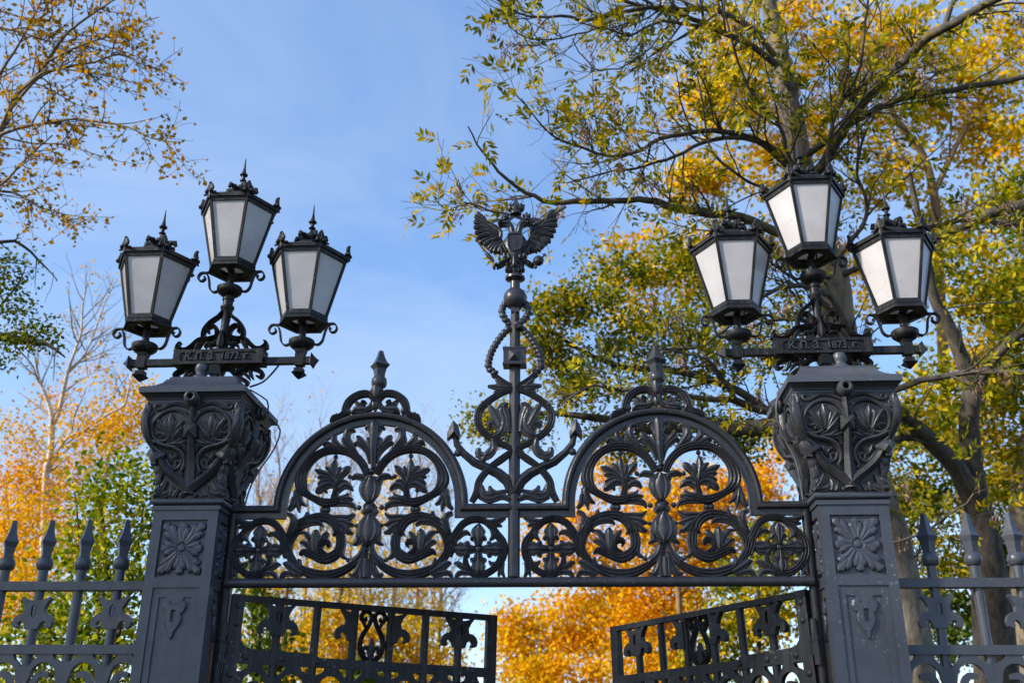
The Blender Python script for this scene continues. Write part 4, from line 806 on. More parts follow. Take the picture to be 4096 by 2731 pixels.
# ------------------------------------------------------------------ cables
mc, n_, l_, b_ = mat('grey_cable'); b_.inputs['Base Color'].default_value = (.16, .17, .18, 1); b_.inputs['Roughness'].default_value = .4
mk, n_, l_, b_ = mat('black_cable'); b_.inputs['Base Color'].default_value = (.015, .015, .016, 1); b_.inputs['Roughness'].default_value = .45
def cable(name, pts, r_, m_, label):
    m = MB(); q = catmull([(a, c, b) for a, b, c in pts], .03)[:, [0, 2, 1]]; m.tube(q, r_, 6); tag(m.build(name, m_, None, 60), label, 'cable')
TR = {
 'ash': dict(
  limbs=[
   [4.4,5.69,1.7,0.3411,4.44,5.5,2.38,0.317,4.38,5.26,3.18,0.2979,4.24,4.94,4.18,0.2678,3.99,4.6,5.19,0.2427,3.81,4.25,6.22,0.2172,3.72,4.0,7.06,0.2022,3.53,3.77,7.81,0.1871,3.37,3.58,8.47,0.1606,3.24,3.41,9.08,0.1394,3.13,3.2,9.8,0.1178,3.02,3.0,10.48,0.1017,2.96,2.72,11.38,0.0796],
   [3.43,3.61,8.23,0.0826,3.6,3.34,8.31,0.0703,3.91,2.93,8.76,0.0637,4.31,2.58,9.09,0.0625,4.58,2.29,9.22,0.0562,4.81,2.05,9.26,0.0551,5.16,1.79,9.34,0.0442,5.64,1.53,9.45,0.0337],
   [4.84,2.16,9.36,0.0355,4.93,2.07,9.59,0.0304,5.07,1.97,9.87,0.0254],
   [3.54,3.57,7.28,0.064,2.96,3.38,7.39,0.0589,2.53,3.2,7.49,0.0538,2.03,3.07,7.47,0.0488,1.55,2.91,7.5,0.0439,1.38,2.8,7.49,0.039,0.7,2.67,7.44,0.0342,0.25,2.55,7.37,0.0295,0.03,2.43,7.37,0.0249,-0.29,2.24,7.53,0.0204,-0.44,2.08,7.61,0.0159,-0.59,1.89,7.79,0.0115,-0.65,1.72,7.94,0.0072],
   [0.41,2.39,7.28,0.0173,0.07,2.39,7.09,0.0156,-0.27,2.3,7.15,0.014,-0.45,2.24,7.16,0.0124,-0.73,2.16,7.19,0.0108,-0.87,2.14,7.11,0.0092,-0.98,2.07,7.14,0.0076,-1.03,1.99,7.2,0.006],
   [3.34,3.39,8.22,0.0407,2.88,3.11,8.5,0.0373,2.36,2.9,8.59,0.034,2.04,2.76,8.53,0.0308,1.68,2.64,8.42,0.0277,1.4,2.56,8.24,0.0245,1.19,2.48,8.08,0.0215,0.9,2.37,7.96,0.0185,0.68,2.24,7.9,0.0156,0.35,2.05,7.96,0.0128,0.09,1.84,8.11,0.01,-0.06,1.64,8.23,0.0072],
   [3.35,3.41,8.17,0.0352,2.78,3.11,8.51,0.0316,2.36,2.97,8.5,0.0279,2.07,2.89,8.34,0.0244,1.72,2.82,8.15,0.0209,1.4,2.74,8.0,0.0175,1.09,2.64,7.89,0.0141,0.71,2.55,7.75,0.0108,0.42,2.46,7.63,0.0075],
   [3.08,2.98,9.71,0.0413,2.73,2.71,9.97,0.0384,2.42,2.53,9.99,0.0355,2.17,2.39,9.94,0.0327,1.88,2.27,9.85,0.0299,1.52,2.14,9.74,0.0272,1.26,2.02,9.64,0.0245,0.99,1.92,9.48,0.0219,0.71,1.8,9.39,0.0193,0.38,1.65,9.33,0.0168,0.14,1.53,9.26,0.0144,-0.07,1.38,9.21,0.012,-0.32,1.21,9.25,0.0096],
   [3.11,3.03,9.6,0.0441,2.78,2.81,9.72,0.0395,2.41,2.62,9.77,0.0351,2.12,2.44,9.81,0.0307,1.82,2.27,9.83,0.0264,1.33,2.09,9.84,0.0222,1.04,1.93,9.82,0.0181],
   [2.09,2.29,9.65,0.021,1.7,2.17,9.61,0.019,1.51,2.09,9.51,0.017,1.31,2.04,9.35,0.015,1.11,1.95,9.25,0.013,0.89,1.84,9.23,0.0111,0.74,1.73,9.22,0.0093,0.55,1.59,9.24,0.0074],
   [1.66,2.1,9.52,0.0129,1.57,2.08,9.4,0.0119,1.41,2.09,9.2,0.0109,1.15,2.09,8.99,0.01,0.92,2.05,8.9,0.009,0.77,1.99,8.88,0.0081,0.59,1.86,9.02,0.0072,0.52,1.75,9.11,0.0062],
   [0.9,1.63,9.22,0.0124,0.7,1.61,9.08,0.0111,0.29,1.56,8.97,0.0098,0.06,1.5,8.93,0.0085,-0.15,1.39,8.98,0.0073,-0.23,1.27,9.11,0.006],
   [0.29,1.49,8.91,0.0097,0.16,1.5,8.82,0.0085,0.04,1.47,8.79,0.0072,-0.13,1.43,8.81,0.006,-0.27,1.44,8.68,0.0048],
   [3.28,3.32,8.37,0.0488,4.12,3.04,8.82,0.0455,4.46,2.87,8.88,0.0423,4.79,2.73,8.88,0.0392,5.21,2.61,8.85,0.0361,5.79,2.47,8.88,0.0331,6.06,2.34,8.85,0.0302],
   [3.84,3.97,6.34,0.0427,3.61,3.75,6.66,0.0388,3.48,3.65,6.68,0.0349,3.17,3.53,6.71,0.0311,2.91,3.45,6.67,0.0273,2.66,3.41,6.54,0.0236,2.33,3.42,6.25,0.0199,1.96,3.42,5.98,0.0163,1.59,3.35,5.91,0.0127],
   [3.89,4.12,5.99,0.0347,3.55,3.86,6.3,0.0304,3.19,3.69,6.41,0.0262,2.87,3.58,6.35,0.0221,2.58,3.5,6.22,0.0181,2.22,3.48,5.95,0.0141,1.79,3.46,5.67,0.0101],
   [4.03,4.47,5.16,0.064,3.53,4.26,5.32,0.0582,2.89,4.09,5.37,0.0525,2.57,3.96,5.37,0.0468,2.31,3.8,5.44,0.0413,2.01,3.69,5.41,0.0358,1.78,3.56,5.42,0.0304,1.38,3.41,5.45,0.0251,0.97,3.31,5.37,0.0199,0.69,3.18,5.39,0.0148,0.33,3.13,5.18,0.0098],
   [2.55,3.85,5.37,0.0335,2.37,3.76,5.42,0.0295,2.26,3.63,5.58,0.0256,2.12,3.53,5.68,0.0216,1.99,3.43,5.77,0.0178,1.69,3.33,5.84,0.0139,1.48,3.25,5.88,0.0101],
   [3.74,3.91,7.02,0.0434,4.08,3.7,7.15,0.0385,4.41,3.5,7.28,0.0338,4.62,3.31,7.35,0.0292,5.03,3.15,7.39,0.0247,5.73,3.08,7.25,0.0203],
   [3.64,3.66,7.08,0.032,3.88,3.43,7.37,0.028,4.01,3.19,7.65,0.0241,3.88,2.94,7.93,0.0202,3.88,2.7,8.2,0.0164,4.02,2.47,8.46,0.0127],
   [3.36,3.27,7.72,0.0317,3.56,3.06,8.01,0.0289,3.6,2.84,8.3,0.026,3.68,2.6,8.62,0.0232,3.81,2.41,8.85,0.0205,3.91,2.18,9.16,0.0178,3.92,1.93,9.52,0.0151,3.92,1.7,9.82,0.0125],
   [3.32,3.21,7.87,0.0291,3.09,2.93,8.19,0.0258,2.96,2.69,8.46,0.0225,2.71,2.48,8.63,0.0193,2.47,2.23,8.89,0.0161,2.36,1.95,9.24,0.013,2.25,1.66,9.62,0.01],
   [3.49,3.47,7.52,0.024,2.99,3.17,7.8,0.0206,2.5,2.94,7.91,0.0172,2.17,2.68,8.12,0.0139,2.06,2.38,8.47,0.0107,1.95,2.08,8.81,0.0075],
   [4.14,4.58,3.85,0.0181,4.46,4.41,3.91,0.0153,4.71,4.2,4.07,0.0126,4.96,3.97,4.27,0.0099,5.05,3.65,4.69,0.0073],
   [4.2,3.9,5.52,0.0413,4.4,3.77,5.55,0.0393,4.66,3.64,5.59,0.0374,4.92,3.52,5.61,0.0355,5.32,3.43,5.6,0.0337,5.75,3.36,5.51,0.0318],
  ],
  kind='ash',
 ),
 'oak': dict(
  limbs=[
   [8.46,13.7,1.31,0.4569,8.42,13.19,2.54,0.4154,8.38,12.66,3.84,0.3739,8.32,12.25,4.84,0.3323,8.17,11.86,5.77,0.2575,8.02,11.54,6.53,0.2077,7.96,11.16,7.46,0.1828,8.06,10.91,8.07,0.1662,7.9,10.74,8.46,0.1412,7.62,10.44,9.15,0.1163,7.38,10.27,9.53,0.0997,7.23,9.98,10.22,0.0831,7.08,9.65,10.99,0.0623,6.93,9.33,11.76,0.0415],
   [8.23,11.96,5.54,0.2492,7.71,11.37,6.45,0.1894,7.21,10.99,6.86,0.1714,6.71,10.63,7.22,0.1456,6.22,10.31,7.47,0.1122,5.7,10.03,7.63,0.0794,5.02,9.8,7.64,0.0472],
   [8.06,11.66,6.23,0.1246,7.45,11.25,6.8,0.1073,6.91,10.98,7.05,0.0902,6.37,10.86,6.93,0.0733,5.86,10.75,6.77,0.0566],
   [8.05,10.97,7.92,0.0997,8.38,10.43,8.42,0.0843,8.74,9.96,8.74,0.0695,9.13,9.56,8.91,0.0551],
   [8.7,8.79,10.73,0.1181,8.04,8.8,10.6,0.1004,7.73,8.84,10.44,0.0826,6.84,8.92,10.09,0.0649,6.48,9.03,9.77,0.0472],
  ],
  blobs=[
   [8.1,14.65,6.86,0.87,0.87,500],
   [9.97,14.82,8.08,0.79,1.38,700],
   [8.54,12.76,8.92,0.83,0.92,500],
   [8.72,16.29,5.61,0.6,0.8,300],
   [6.93,10.99,7.68,0.5,0.5,250],
   [9.75,12.35,10.12,0.83,1.1,900],
   [9.7,11.52,12.16,0.73,0.92,500],
   [9.69,13.78,9.28,0.87,0.87,700],
   [11.0,16.77,7.45,0.73,0.94,700],
   [8.78,15.11,8.5,0.91,0.8,500],
   [8.16,16.83,6.85,0.63,0.94,400],
   [7.16,14.16,7.92,0.58,0.67,350],
   [8.17,10.62,10.14,0.94,0.77,500],
  ],
  kind='yg',
 ),
 'greyoak': dict(
  limbs=[
   [10.45,16.88,1.8,0.3367,10.39,16.15,3.58,0.3078,10.27,15.59,4.91,0.279,10.25,15.05,6.25,0.2501,10.37,14.55,7.5,0.2213,10.63,14.16,8.48,0.1924],
  ],
  blobs=[
   [10.53,16.4,5.62,0.7,1.21,700],
   [10.12,17.55,5.4,0.63,1.26,500],
   [8.99,16.91,4.12,0.6,1.11,400],
   [8.65,17.53,5.2,0.52,0.94,350],
  ],
  kind='green',
 ),
 'maple': dict(
  limbs=[
   [9.74,16.77,9.91,0.1421,9.65,15.4,13.25,0.1246,9.58,14.86,14.57,0.1071,9.28,14.45,15.52,0.0896,8.66,14.1,16.28,0.0721,8.25,13.7,17.19,0.0547],
   [9.58,14.86,14.57,0.0765,10.18,14.44,15.69,0.0601,10.85,14.07,16.7,0.0437,11.52,13.83,17.41,0.0273],
   [9.4,14.64,15.07,0.0547,8.54,14.46,15.37,0.0383,7.56,14.31,15.57,0.0219],
  ],
  blobs=[
   [4.05,12.76,16.16,1.15,1.47,800],
   [5.6,14.14,15.66,1.2,1.42,700],
   [3.7,13.52,14.21,0.94,0.63,600],
   [5.21,13.13,18.08,1.31,1.2,600],
   [6.96,13.2,18.2,1.64,1.2,800],
   [9.25,14.33,18.45,1.48,1.25,800],
   [10.88,13.62,17.82,1.31,1.42,900],
   [11.38,14.52,15.69,0.98,1.2,700],
   [10.24,15.09,16.77,1.25,1.02,500],
   [7.86,14.93,16.76,1.14,1.02,500],
   [8.63,14.76,14.66,0.98,0.87,400],
   [6.44,14.82,14.14,0.98,0.87,400],
   [3.03,14.27,12.26,1.15,0.63,500],
   [1.95,14.86,13.31,0.66,0.55,130],
   [3.8,15.14,12.91,0.87,0.66,300],
   [2.25,15.54,11.69,0.87,0.66,250],
   [1.39,15.15,12.49,0.66,0.55,120],
   [4.68,15.03,13.32,0.98,0.77,350],
   [10.87,16.16,14.25,1.25,0.91,500],
   [11.98,16.66,13.2,0.68,1.02,300],
   [8.23,16.5,12.97,0.91,0.8,400],
  ],
  kind='yellow',
 ),
 'oak2': dict(
  limbs=[
   [5.33,11.15,1.74,0.2602,5.14,9.95,4.48,0.2322,4.72,9.17,6.18,0.2043,3.98,8.88,6.63,0.1767,3.24,8.79,6.58,0.1492,2.5,8.65,6.66,0.1219,1.77,8.59,6.54,0.0947,0.9,8.41,6.68,0.0678,-0.04,8.27,6.73,0.041,-0.98,8.18,6.64,0.0144],
   [4.38,9.15,6.48,0.0892,3.27,8.69,7.2,0.0764,2.24,8.4,7.51,0.0638,1.28,8.23,7.54,0.0513,0.55,8.0,7.78,0.0389,-0.02,7.72,8.15,0.0266,-0.19,7.47,8.51,0.0144],
  ],
  blobs=[
   [-0.91,8.2,6.6,0.51,0.29,330],
   [-0.48,8.27,6.51,0.43,0.32,330],
   [0.02,7.78,7.78,0.36,0.51,430],
   [0.54,8.03,7.25,0.58,0.58,560],
   [0.28,7.55,8.38,0.43,0.36,430],
   [0.72,7.74,8.54,0.58,0.37,330],
   [1.2,8.91,6.53,0.67,0.45,430],
   [1.38,8.31,8.04,0.59,0.52,330],
   [2.27,8.28,8.26,0.67,0.45,330],
   [2.24,8.87,6.81,0.67,0.45,330],
   [3.27,9.08,6.47,0.52,0.45,330],
   [3.67,8.51,7.92,0.52,0.52,260],
   [2.85,8.51,7.78,0.45,0.45,200],
   [1.77,8.78,9.59,0.71,0.47,260],
   [2.48,8.77,9.74,0.63,0.39,240],
   [1.14,8.68,9.73,0.47,0.39,160],
   [3.17,9.11,9.02,0.55,0.47,240],
   [1.88,9.56,7.7,0.71,0.39,260],
  ],
  kind='oak',
 ),
 'leftash': dict(
  limbs=[
   [-8.94,6.66,1.08,0.2066,-8.62,5.53,3.81,0.1765,-8.18,4.4,6.52,0.1349,-7.72,3.78,8.02,0.1053,-7.14,3.29,9.2,0.0408,-6.99,3.16,9.45,0.0349,-6.83,3.05,9.62,0.0319,-6.53,2.94,9.83,0.026,-6.33,2.82,10.06,0.023,-6.12,2.71,10.25,0.0172,-5.8,2.61,10.44,0.0143,-5.49,2.52,10.59,0.0114,-5.22,2.45,10.7,0.0085],
   [-7.3,3.24,8.96,0.0289,-7.03,3.15,9.02,0.0258,-6.67,3.07,9.07,0.0228,-6.31,3.01,9.07,0.0199,-5.9,2.95,9.09,0.0169,-5.52,2.93,9.01,0.014,-5.18,2.91,8.91,0.0112,-4.84,2.92,8.73,0.0083,-4.49,2.9,8.66,0.0055],
   [-6.9,3.08,9.41,0.0231,-6.48,2.88,9.73,0.0205,-6.02,2.79,9.8,0.0179,-5.66,2.72,9.8,0.0154,-5.31,2.64,9.84,0.0129,-4.97,2.64,9.66,0.0104,-4.66,2.62,9.53,0.0079,-4.38,2.62,9.35,0.0055],
   [-6.34,2.73,9.83,0.0171,-5.84,2.59,9.98,0.0141,-5.42,2.5,10.02,0.0112,-5.03,2.38,10.11,0.0083,-4.69,2.29,10.12,0.0055],
   [-6.69,2.85,9.47,0.0171,-6.27,2.71,9.7,0.0141,-5.73,2.69,9.63,0.0112,-5.31,2.69,9.51,0.0084,-4.94,2.68,9.39,0.0056],
   [-7.43,3.51,8.26,0.0202,-7.05,3.42,8.43,0.0173,-6.77,3.3,8.63,0.0143,-6.46,3.18,8.84,0.0114,-6.27,3.09,8.95,0.0085],
   [-7.6,3.54,8.42,0.0204,-7.09,3.5,8.38,0.0178,-6.79,3.47,8.3,0.0153,-6.52,3.46,8.14,0.0128,-6.37,3.43,8.01,0.0104,-5.98,3.42,7.87,0.008,-5.66,3.42,7.71,0.0056],
   [-7.44,2.7,10.52,0.0204,-7.06,2.7,10.39,0.0173,-6.7,2.68,10.28,0.0144,-6.41,2.67,10.15,0.0114,-6.14,2.64,10.09,0.0085],
   [-7.44,2.63,10.68,0.0174,-7.06,2.62,10.61,0.0156,-6.77,2.62,10.5,0.0138,-6.36,2.62,10.42,0.012,-6.28,2.51,10.54,0.0103,-6.25,2.38,10.69,0.0085],
   [-7.07,3.21,9.06,0.0144,-6.61,3.2,8.91,0.0122,-6.16,3.14,8.85,0.0099,-5.72,3.13,8.69,0.0078,-5.34,3.11,8.54,0.0056],
   [-7.59,3.32,9.23,0.0234,-7.11,2.98,9.88,0.0196,-6.87,2.81,10.08,0.0159,-6.58,2.59,10.39,0.0122,-6.29,2.36,10.75,0.0085],
  ],
  kind='leftash',
 ),
 'leftgreen': dict(
  limbs=[
   [-9.39,6.96,1.07,0.1509,-9.02,5.53,4.4,0.1298,-8.27,4.71,6.32,0.109,-7.67,4.49,6.73,0.0884,-7.27,4.44,6.69,0.0681,-6.91,4.4,6.62,0.048,-6.53,4.37,6.54,0.0282,-6.26,4.37,6.34,0.0087],
   [-8.05,4.22,7.47,0.0297,-7.3,4.05,7.92,0.0249,-6.97,4.06,7.85,0.0201,-6.77,4.1,7.67,0.0153,-6.59,4.13,7.51,0.0106,-6.45,4.16,7.37,0.0059],
   [-7.94,4.59,6.59,0.0238,-7.55,4.44,6.9,0.0193,-7.28,4.32,7.1,0.0148,-7.01,4.18,7.36,0.0103,-6.86,4.05,7.55,0.0059],
   [-7.12,4.41,6.65,0.0117,-6.91,4.43,6.44,0.0097,-6.73,4.45,6.26,0.0077,-6.61,4.48,6.02,0.0058],
  ],
  blobs=[
   [-7.1,4.11,7.39,0.29,0.35,90],
   [-6.77,4.33,6.62,0.52,0.14,150],
   [-7.17,4.28,6.95,0.35,0.29,90],
   [-7.3,4.4,6.37,0.35,0.29,60],
  ],
  kind='oak',
 ),
 'birch': dict(
  limbs=[
   [-11.44,15.45,1.66,0.1058,-11.36,14.37,4.34,0.0914,-11.29,13.67,6.07,0.077,-11.23,13.24,7.12,0.0721,-11.13,13.09,7.51,0.0673,-11.08,12.77,8.29,0.0577,-11.2,12.61,8.69,0.0433,-11.34,12.44,9.06,0.0289,-11.42,12.26,9.5,0.0192],
   [-11.11,12.86,8.08,0.0577,-10.95,12.78,8.29,0.0515,-10.81,12.6,8.77,0.0454,-10.68,12.43,9.2,0.0392,-10.55,12.3,9.55,0.033,-10.39,12.12,10.02,0.0268,-10.35,11.91,10.53,0.0206,-10.24,11.72,11.03,0.0144],
   [-11.23,13.25,7.1,0.0433,-10.79,12.99,7.81,0.0385,-10.4,12.94,8.0,0.0337,-9.82,12.83,8.36,0.0289,-9.48,12.78,8.54,0.024,-9.32,12.61,8.98,0.0192,-9.03,12.45,9.43,0.0144],
   [-10.68,12.43,9.2,0.0289,-10.37,12.33,9.51,0.024,-10.12,12.16,9.96,0.0192,-9.87,11.92,10.58,0.0144,-9.57,11.72,11.12,0.0096],
   [-11.08,12.77,8.29,0.024,-11.54,12.61,8.61,0.0168,-11.82,12.52,8.79,0.0096],
   [-10.81,12.6,8.77,0.0192,-10.28,12.48,9.15,0.0144,-9.7,12.44,9.34,0.0096],
  ],
  blobs=[
   [-12.77,15.11,7.6,0.84,0.73,450],
   [-12.15,15.31,7.21,0.63,0.63,260],
   [-13.29,16.13,6.33,0.86,0.96,800],
   [-12.57,15.24,4.64,0.91,0.8,700],
   [-12.0,14.52,9.16,0.73,0.52,90],
   [-11.26,14.37,9.65,0.63,0.63,70],
   [-11.51,15.15,7.7,0.63,0.63,160],
   [-10.65,14.85,8.58,0.63,0.73,200],
   [-13.06,14.73,8.47,0.52,0.42,120],
   [-10.85,12.61,6.08,0.83,0.83,260],
   [-11.15,13.07,4.89,0.83,0.83,300],
   [-10.27,12.06,7.53,0.73,0.64,120],
   [-9.45,12.07,7.62,0.64,0.55,140],
  ],
  kind='orange',
 ),
 'birch2': dict(
  limbs=[
   [-11.27,17.62,1.68,0.0682,-11.08,16.05,5.57,0.0603,-10.88,15.19,7.7,0.0525,-10.64,14.89,8.48,0.0446,-10.38,14.63,9.17,0.0367,-10.16,14.33,9.94,0.0289,-9.99,14.14,10.43,0.021],
   [-13.36,17.49,1.66,0.0577,-13.25,16.3,4.58,0.049,-13.25,15.31,7.01,0.0402,-13.4,15.11,7.49,0.0315],
  ],
  blobs=[
   [-10.01,14.53,9.46,0.42,0.63,150],
   [-10.34,14.83,8.68,0.52,0.52,200],
   [-11.86,15.8,6.05,0.63,0.63,300],
  ],
  kind='orange',
 ),
 'linden': dict(
  limbs=[
   [-5.36,6.01,0.63,0.0437,-5.37,5.18,2.65,0.0328,-5.46,4.66,3.92,0.0219,-5.55,4.34,4.68,0.0109],
   [-5.36,5.18,2.65,0.0246,-5.08,4.79,3.67,0.0164,-4.95,4.48,4.43,0.0082],
   [-5.39,4.97,3.16,0.0219,-5.73,4.64,3.92,0.015,-5.82,4.39,4.52,0.0082],
   [-5.44,5.59,2.16,0.025,-6.07,5.3,2.77,0.0167,-6.57,5.16,3.02,0.0083],
  ],
  blobs=[
   [-5.5,4.45,4.42,0.33,0.49,190],
   [-5.11,4.37,4.68,0.27,0.38,150],
   [-4.96,4.65,4.02,0.22,0.6,190],
   [-5.68,4.68,3.82,0.33,0.38,190],
   [-5.24,4.82,3.57,0.44,0.49,270],
   [-5.96,5.18,3.08,0.5,0.44,270],
   [-6.57,5.23,2.87,0.44,0.39,210],
   [-5.42,5.26,2.71,0.5,0.44,300],
   [-6.3,5.45,2.36,0.67,0.33,270],
   [-5.04,5.43,2.36,0.33,0.44,120],
  ],
  kind='linden',
 ),
 'bare': dict(
  each=[
   [-11.33,30.27,2.48,0.0708,-11.16,28.8,6.13,0.0571,-10.97,27.62,9.04,0.0433,-11.01,27.09,10.35,0.0295,-10.85,26.5,11.81,0.0157],
   [-11.15,32.43,2.53,0.0748,-10.98,30.87,6.38,0.0602,-11.05,29.61,9.46,0.0457,-10.81,28.87,11.31,0.0312,-11.04,28.23,12.84,0.0166],
   [-10.72,34.6,2.59,0.0787,-10.53,32.96,6.64,0.0634,-10.33,31.65,9.88,0.0481,-10.37,31.06,11.34,0.0328,-10.19,30.41,12.96,0.0175],
   [-9.15,31.49,2.52,0.0728,-8.98,29.97,6.27,0.0586,-9.05,28.75,9.26,0.0445,-8.81,27.91,11.36,0.0303,-9.04,27.28,12.86,0.0162],
   [-9.21,35.77,2.62,0.0807,-9.02,34.09,6.78,0.065,-8.81,32.75,10.1,0.0493,-8.84,32.0,11.92,0.0336,-8.66,31.34,13.59,0.0179],
   [-7.24,30.54,2.5,0.0708,-7.07,29.07,6.15,0.0571,-7.14,27.87,9.07,0.0433,-6.91,27.0,11.25,0.0295,-7.13,26.39,12.71,0.0157],
   [-6.95,33.77,2.59,0.0767,-6.77,32.18,6.54,0.0618,-6.57,30.9,9.7,0.0469,-6.61,30.32,11.12,0.032,-6.44,29.69,12.7,0.0171],
   [-5.68,31.71,2.54,0.0728,-5.51,30.2,6.29,0.0586,-5.58,28.97,9.28,0.0445,-5.34,28.19,11.23,0.0303,-5.57,27.57,12.73,0.0162],
   [-5.31,34.95,2.62,0.0787,-5.12,33.31,6.67,0.0634,-4.92,32.01,9.91,0.0481,-4.97,31.74,10.56,0.0328,-4.8,31.09,12.18,0.0175],
  ],
 ),
 'autumnL': dict(
  limbs=[
   [-8.66,24.76,0.51,0.1443,-8.46,23.29,4.16,0.0984,-8.28,22.41,6.35,0.0525],
   [-7.21,25.95,0.49,0.1491,-7.05,24.17,4.88,0.1017,-6.81,23.42,6.77,0.0542],
  ],
  blobs=[
   [-8.03,23.44,6.51,1.22,0.54,160],
   [-6.21,24.42,7.07,1.26,0.84,200],
   [-4.68,24.68,6.69,0.98,0.7,150],
   [-6.87,23.1,4.9,1.31,0.79,600],
   [-5.18,23.36,4.55,1.18,0.79,600],
   [-3.75,23.75,3.83,0.92,0.79,400],
   [-7.03,23.63,3.56,1.84,0.79,900],
   [-9.39,23.41,6.38,0.68,0.81,120],
   [-8.63,25.37,4.33,1.26,0.84,500],
   [-10.31,25.16,4.58,0.84,0.98,250],
   [-7.39,26.76,6.44,2.08,0.74,300],
   [-5.01,26.22,5.51,1.3,0.72,300],
   [-9.28,24.85,8.16,0.87,0.87,120],
   [-7.7,25.12,7.77,1.01,0.87,160],
   [-6.24,24.83,8.71,0.87,0.72,90],
   [-4.53,25.22,8.05,0.87,1.01,120],
   [-8.24,24.37,9.5,0.72,0.58,50],
   [-5.64,24.43,9.79,0.72,0.58,45],
   [-4.81,23.83,3.45,1.57,0.66,700],
  ],
  kind='gold',
 ),
 'greenmid': dict(
  limbs=[
   [-6.07,14.3,0.06,0.07,-5.96,12.99,3.3,0.0459,-5.9,12.66,4.11,0.0219],
  ],
  blobs=[
   [-5.9,12.73,3.95,0.44,0.44,200],
   [-5.75,13.1,3.06,0.61,0.52,350],
   [-6.06,12.42,4.68,0.31,0.52,120],
   [-3.92,13.32,2.83,0.52,0.35,200],
  ],
  kind='green',
 ),
 'maple2': dict(
  limbs=[
   [-1.07,25.26,0.56,0.0787,-0.97,23.78,4.21,0.059,-1.04,23.38,5.18,0.0394],
   [2.94,23.33,0.65,0.0979,3.07,21.95,4.06,0.0735,3.16,21.4,5.42,0.049],
  ],
  blobs=[
   [-1.26,23.76,4.2,0.92,1.31,1300],
   [-0.07,23.54,4.94,1.05,1.18,1400],
   [1.12,23.52,5.19,1.05,1.05,1300],
   [0.05,23.04,3.54,1.52,0.76,1300],
   [-1.5,23.35,5.18,0.52,0.66,400],
  ],
  kind='orange2',
 ),
 'maple3': dict(
  limbs=[
   [3.09,22.24,0.69,0.1181,3.18,20.46,5.06,0.0826,2.99,19.56,7.25,0.0472],
  ],
  blobs=[
   [2.05,21.56,4.84,0.98,1.1,1300],
   [3.28,21.5,5.19,0.98,0.98,1100],
   [2.44,21.04,3.53,1.3,0.71,1100],
   [2.59,20.53,7.46,0.98,1.1,1100],
   [3.82,20.38,8.03,1.22,1.1,1400],
   [5.3,20.34,8.38,0.98,0.98,900],
   [4.04,20.95,6.67,1.1,0.86,1000],
   [1.14,21.67,7.07,0.76,0.76,300],
   [1.42,21.02,8.71,0.76,0.63,200],
   [6.54,19.91,9.63,0.73,0.73,400],
   [0.52,21.34,7.77,0.76,0.76,350],
   [-0.01,21.79,6.59,0.76,0.63,350],
   [1.5,21.98,6.37,1.01,0.63,500],
   [-0.63,21.51,7.18,0.63,0.76,160],
   [2.81,21.1,6.1,0.98,0.49,500],
   [5.39,20.85,7.13,0.86,0.73,500],
   [1.43,20.78,9.3,0.76,0.51,150],
  ],
  kind='orange',
 ),
 'yg2': dict(
  limbs=[
   [4.33,16.84,0.87,0.077,4.41,15.39,4.43,0.0529,4.53,14.86,5.77,0.0289],
  ],
  blobs=[
   [4.08,16.55,4.19,0.7,0.8,700],
   [4.69,15.41,4.43,0.58,0.87,700],
   [4.82,14.91,5.68,0.58,0.67,500],
   [4.2,16.14,5.21,0.6,0.5,300],
   [3.56,16.86,3.34,0.8,0.5,500],
  ],
  kind='yg',
 ),
}
cable('cable', [(-2.04, -.36, 4.155), (-2.02, .0, 4.19), (-2.035, .1, 4.14), (-1.99, .12, 4.06), (-1.95, .2, 4.0), (-1.99, .22, 3.85), (-2.08, .2, 3.68), (-2.14, .2, 3.55), (-2.16, .17, 3.42), (-2.165, .15, 3.33)], .007, mc, 'thin grey cable running down the inner side of the left pillar capital')
cable('cable', [(-1.95, .0, 4.5), (-1.985, -.02, 4.43), (-2.06, -.03, 4.34), (-2.16, -.05, 4.29)], .009, mk, 'short black cable sagging from the left lamp arm to its pillar cap')
cable('cable', [(2.015, -.25, 4.11), (2.0, -.2, 3.95), (2.06, -.1, 3.8), (2.13, -.06, 3.65), (2.16, -.04, 3.5), (2.17, -.02, 3.33)], .007, mc, 'thin grey cable running down the inner side of the right pillar capital')
cable('overhead_wire', [(3.06, -.08, 4.7), (3.3, .1, 4.86), (3.8, .5, 5.12), (4.6, 1.1, 5.42), (6.5, 2.5, 6.1), (9, 4.3, 6.9)], .006, mk, 'thin dark overhead wire tied to the rightmost lantern')
# ------------------------------------------------------------------ trees
KIND = {
 'ash': [(.06, .085, .011), (.17, .17, .013), (.44, .35, .018), (.56, .31, .018)],
 'yg': [(.045, .09, .01), (.15, .18, .014), (.48, .38, .018), (.64, .36, .02)],
 'green': [(.03, .075, .012), (.07, .12, .015), (.14, .18, .02), (.26, .22, .03)],
 'yellow': [(.14, .18, .012), (.50, .40, .012), (.82, .52, .012), (.72, .28, .014)],
 'oak': [(.035, .07, .01), (.10, .145, .012), (.28, .26, .016), (.58, .33, .02)],
 'leftash': [(.16, .12, .012), (.40, .24, .014), (.62, .30, .016), (.56, .19, .02)],
 'orange': [(.44, .35, .012), (.74, .45, .012), (.82, .39, .012), (.66, .26, .016)],
 'orange2': [(.44, .38, .012), (.72, .48, .010), (.82, .41, .010), (.66, .27, .012)],
 'gold': [(.28, .29, .02), (.58, .43, .02), (.70, .42, .025), (.62, .26, .035)],
 'linden': [(.055, .12, .012), (.14, .20, .018), (.36, .36, .03), (.66, .50, .04)]}
LM = {k: leaf_mat('leaves_'+k, v) for k, v in KIND.items()}
BARK = bark_mat('grey_bark', (.09, .074, .056), (.28, .23, .175), (.2, .165, .08), 12)
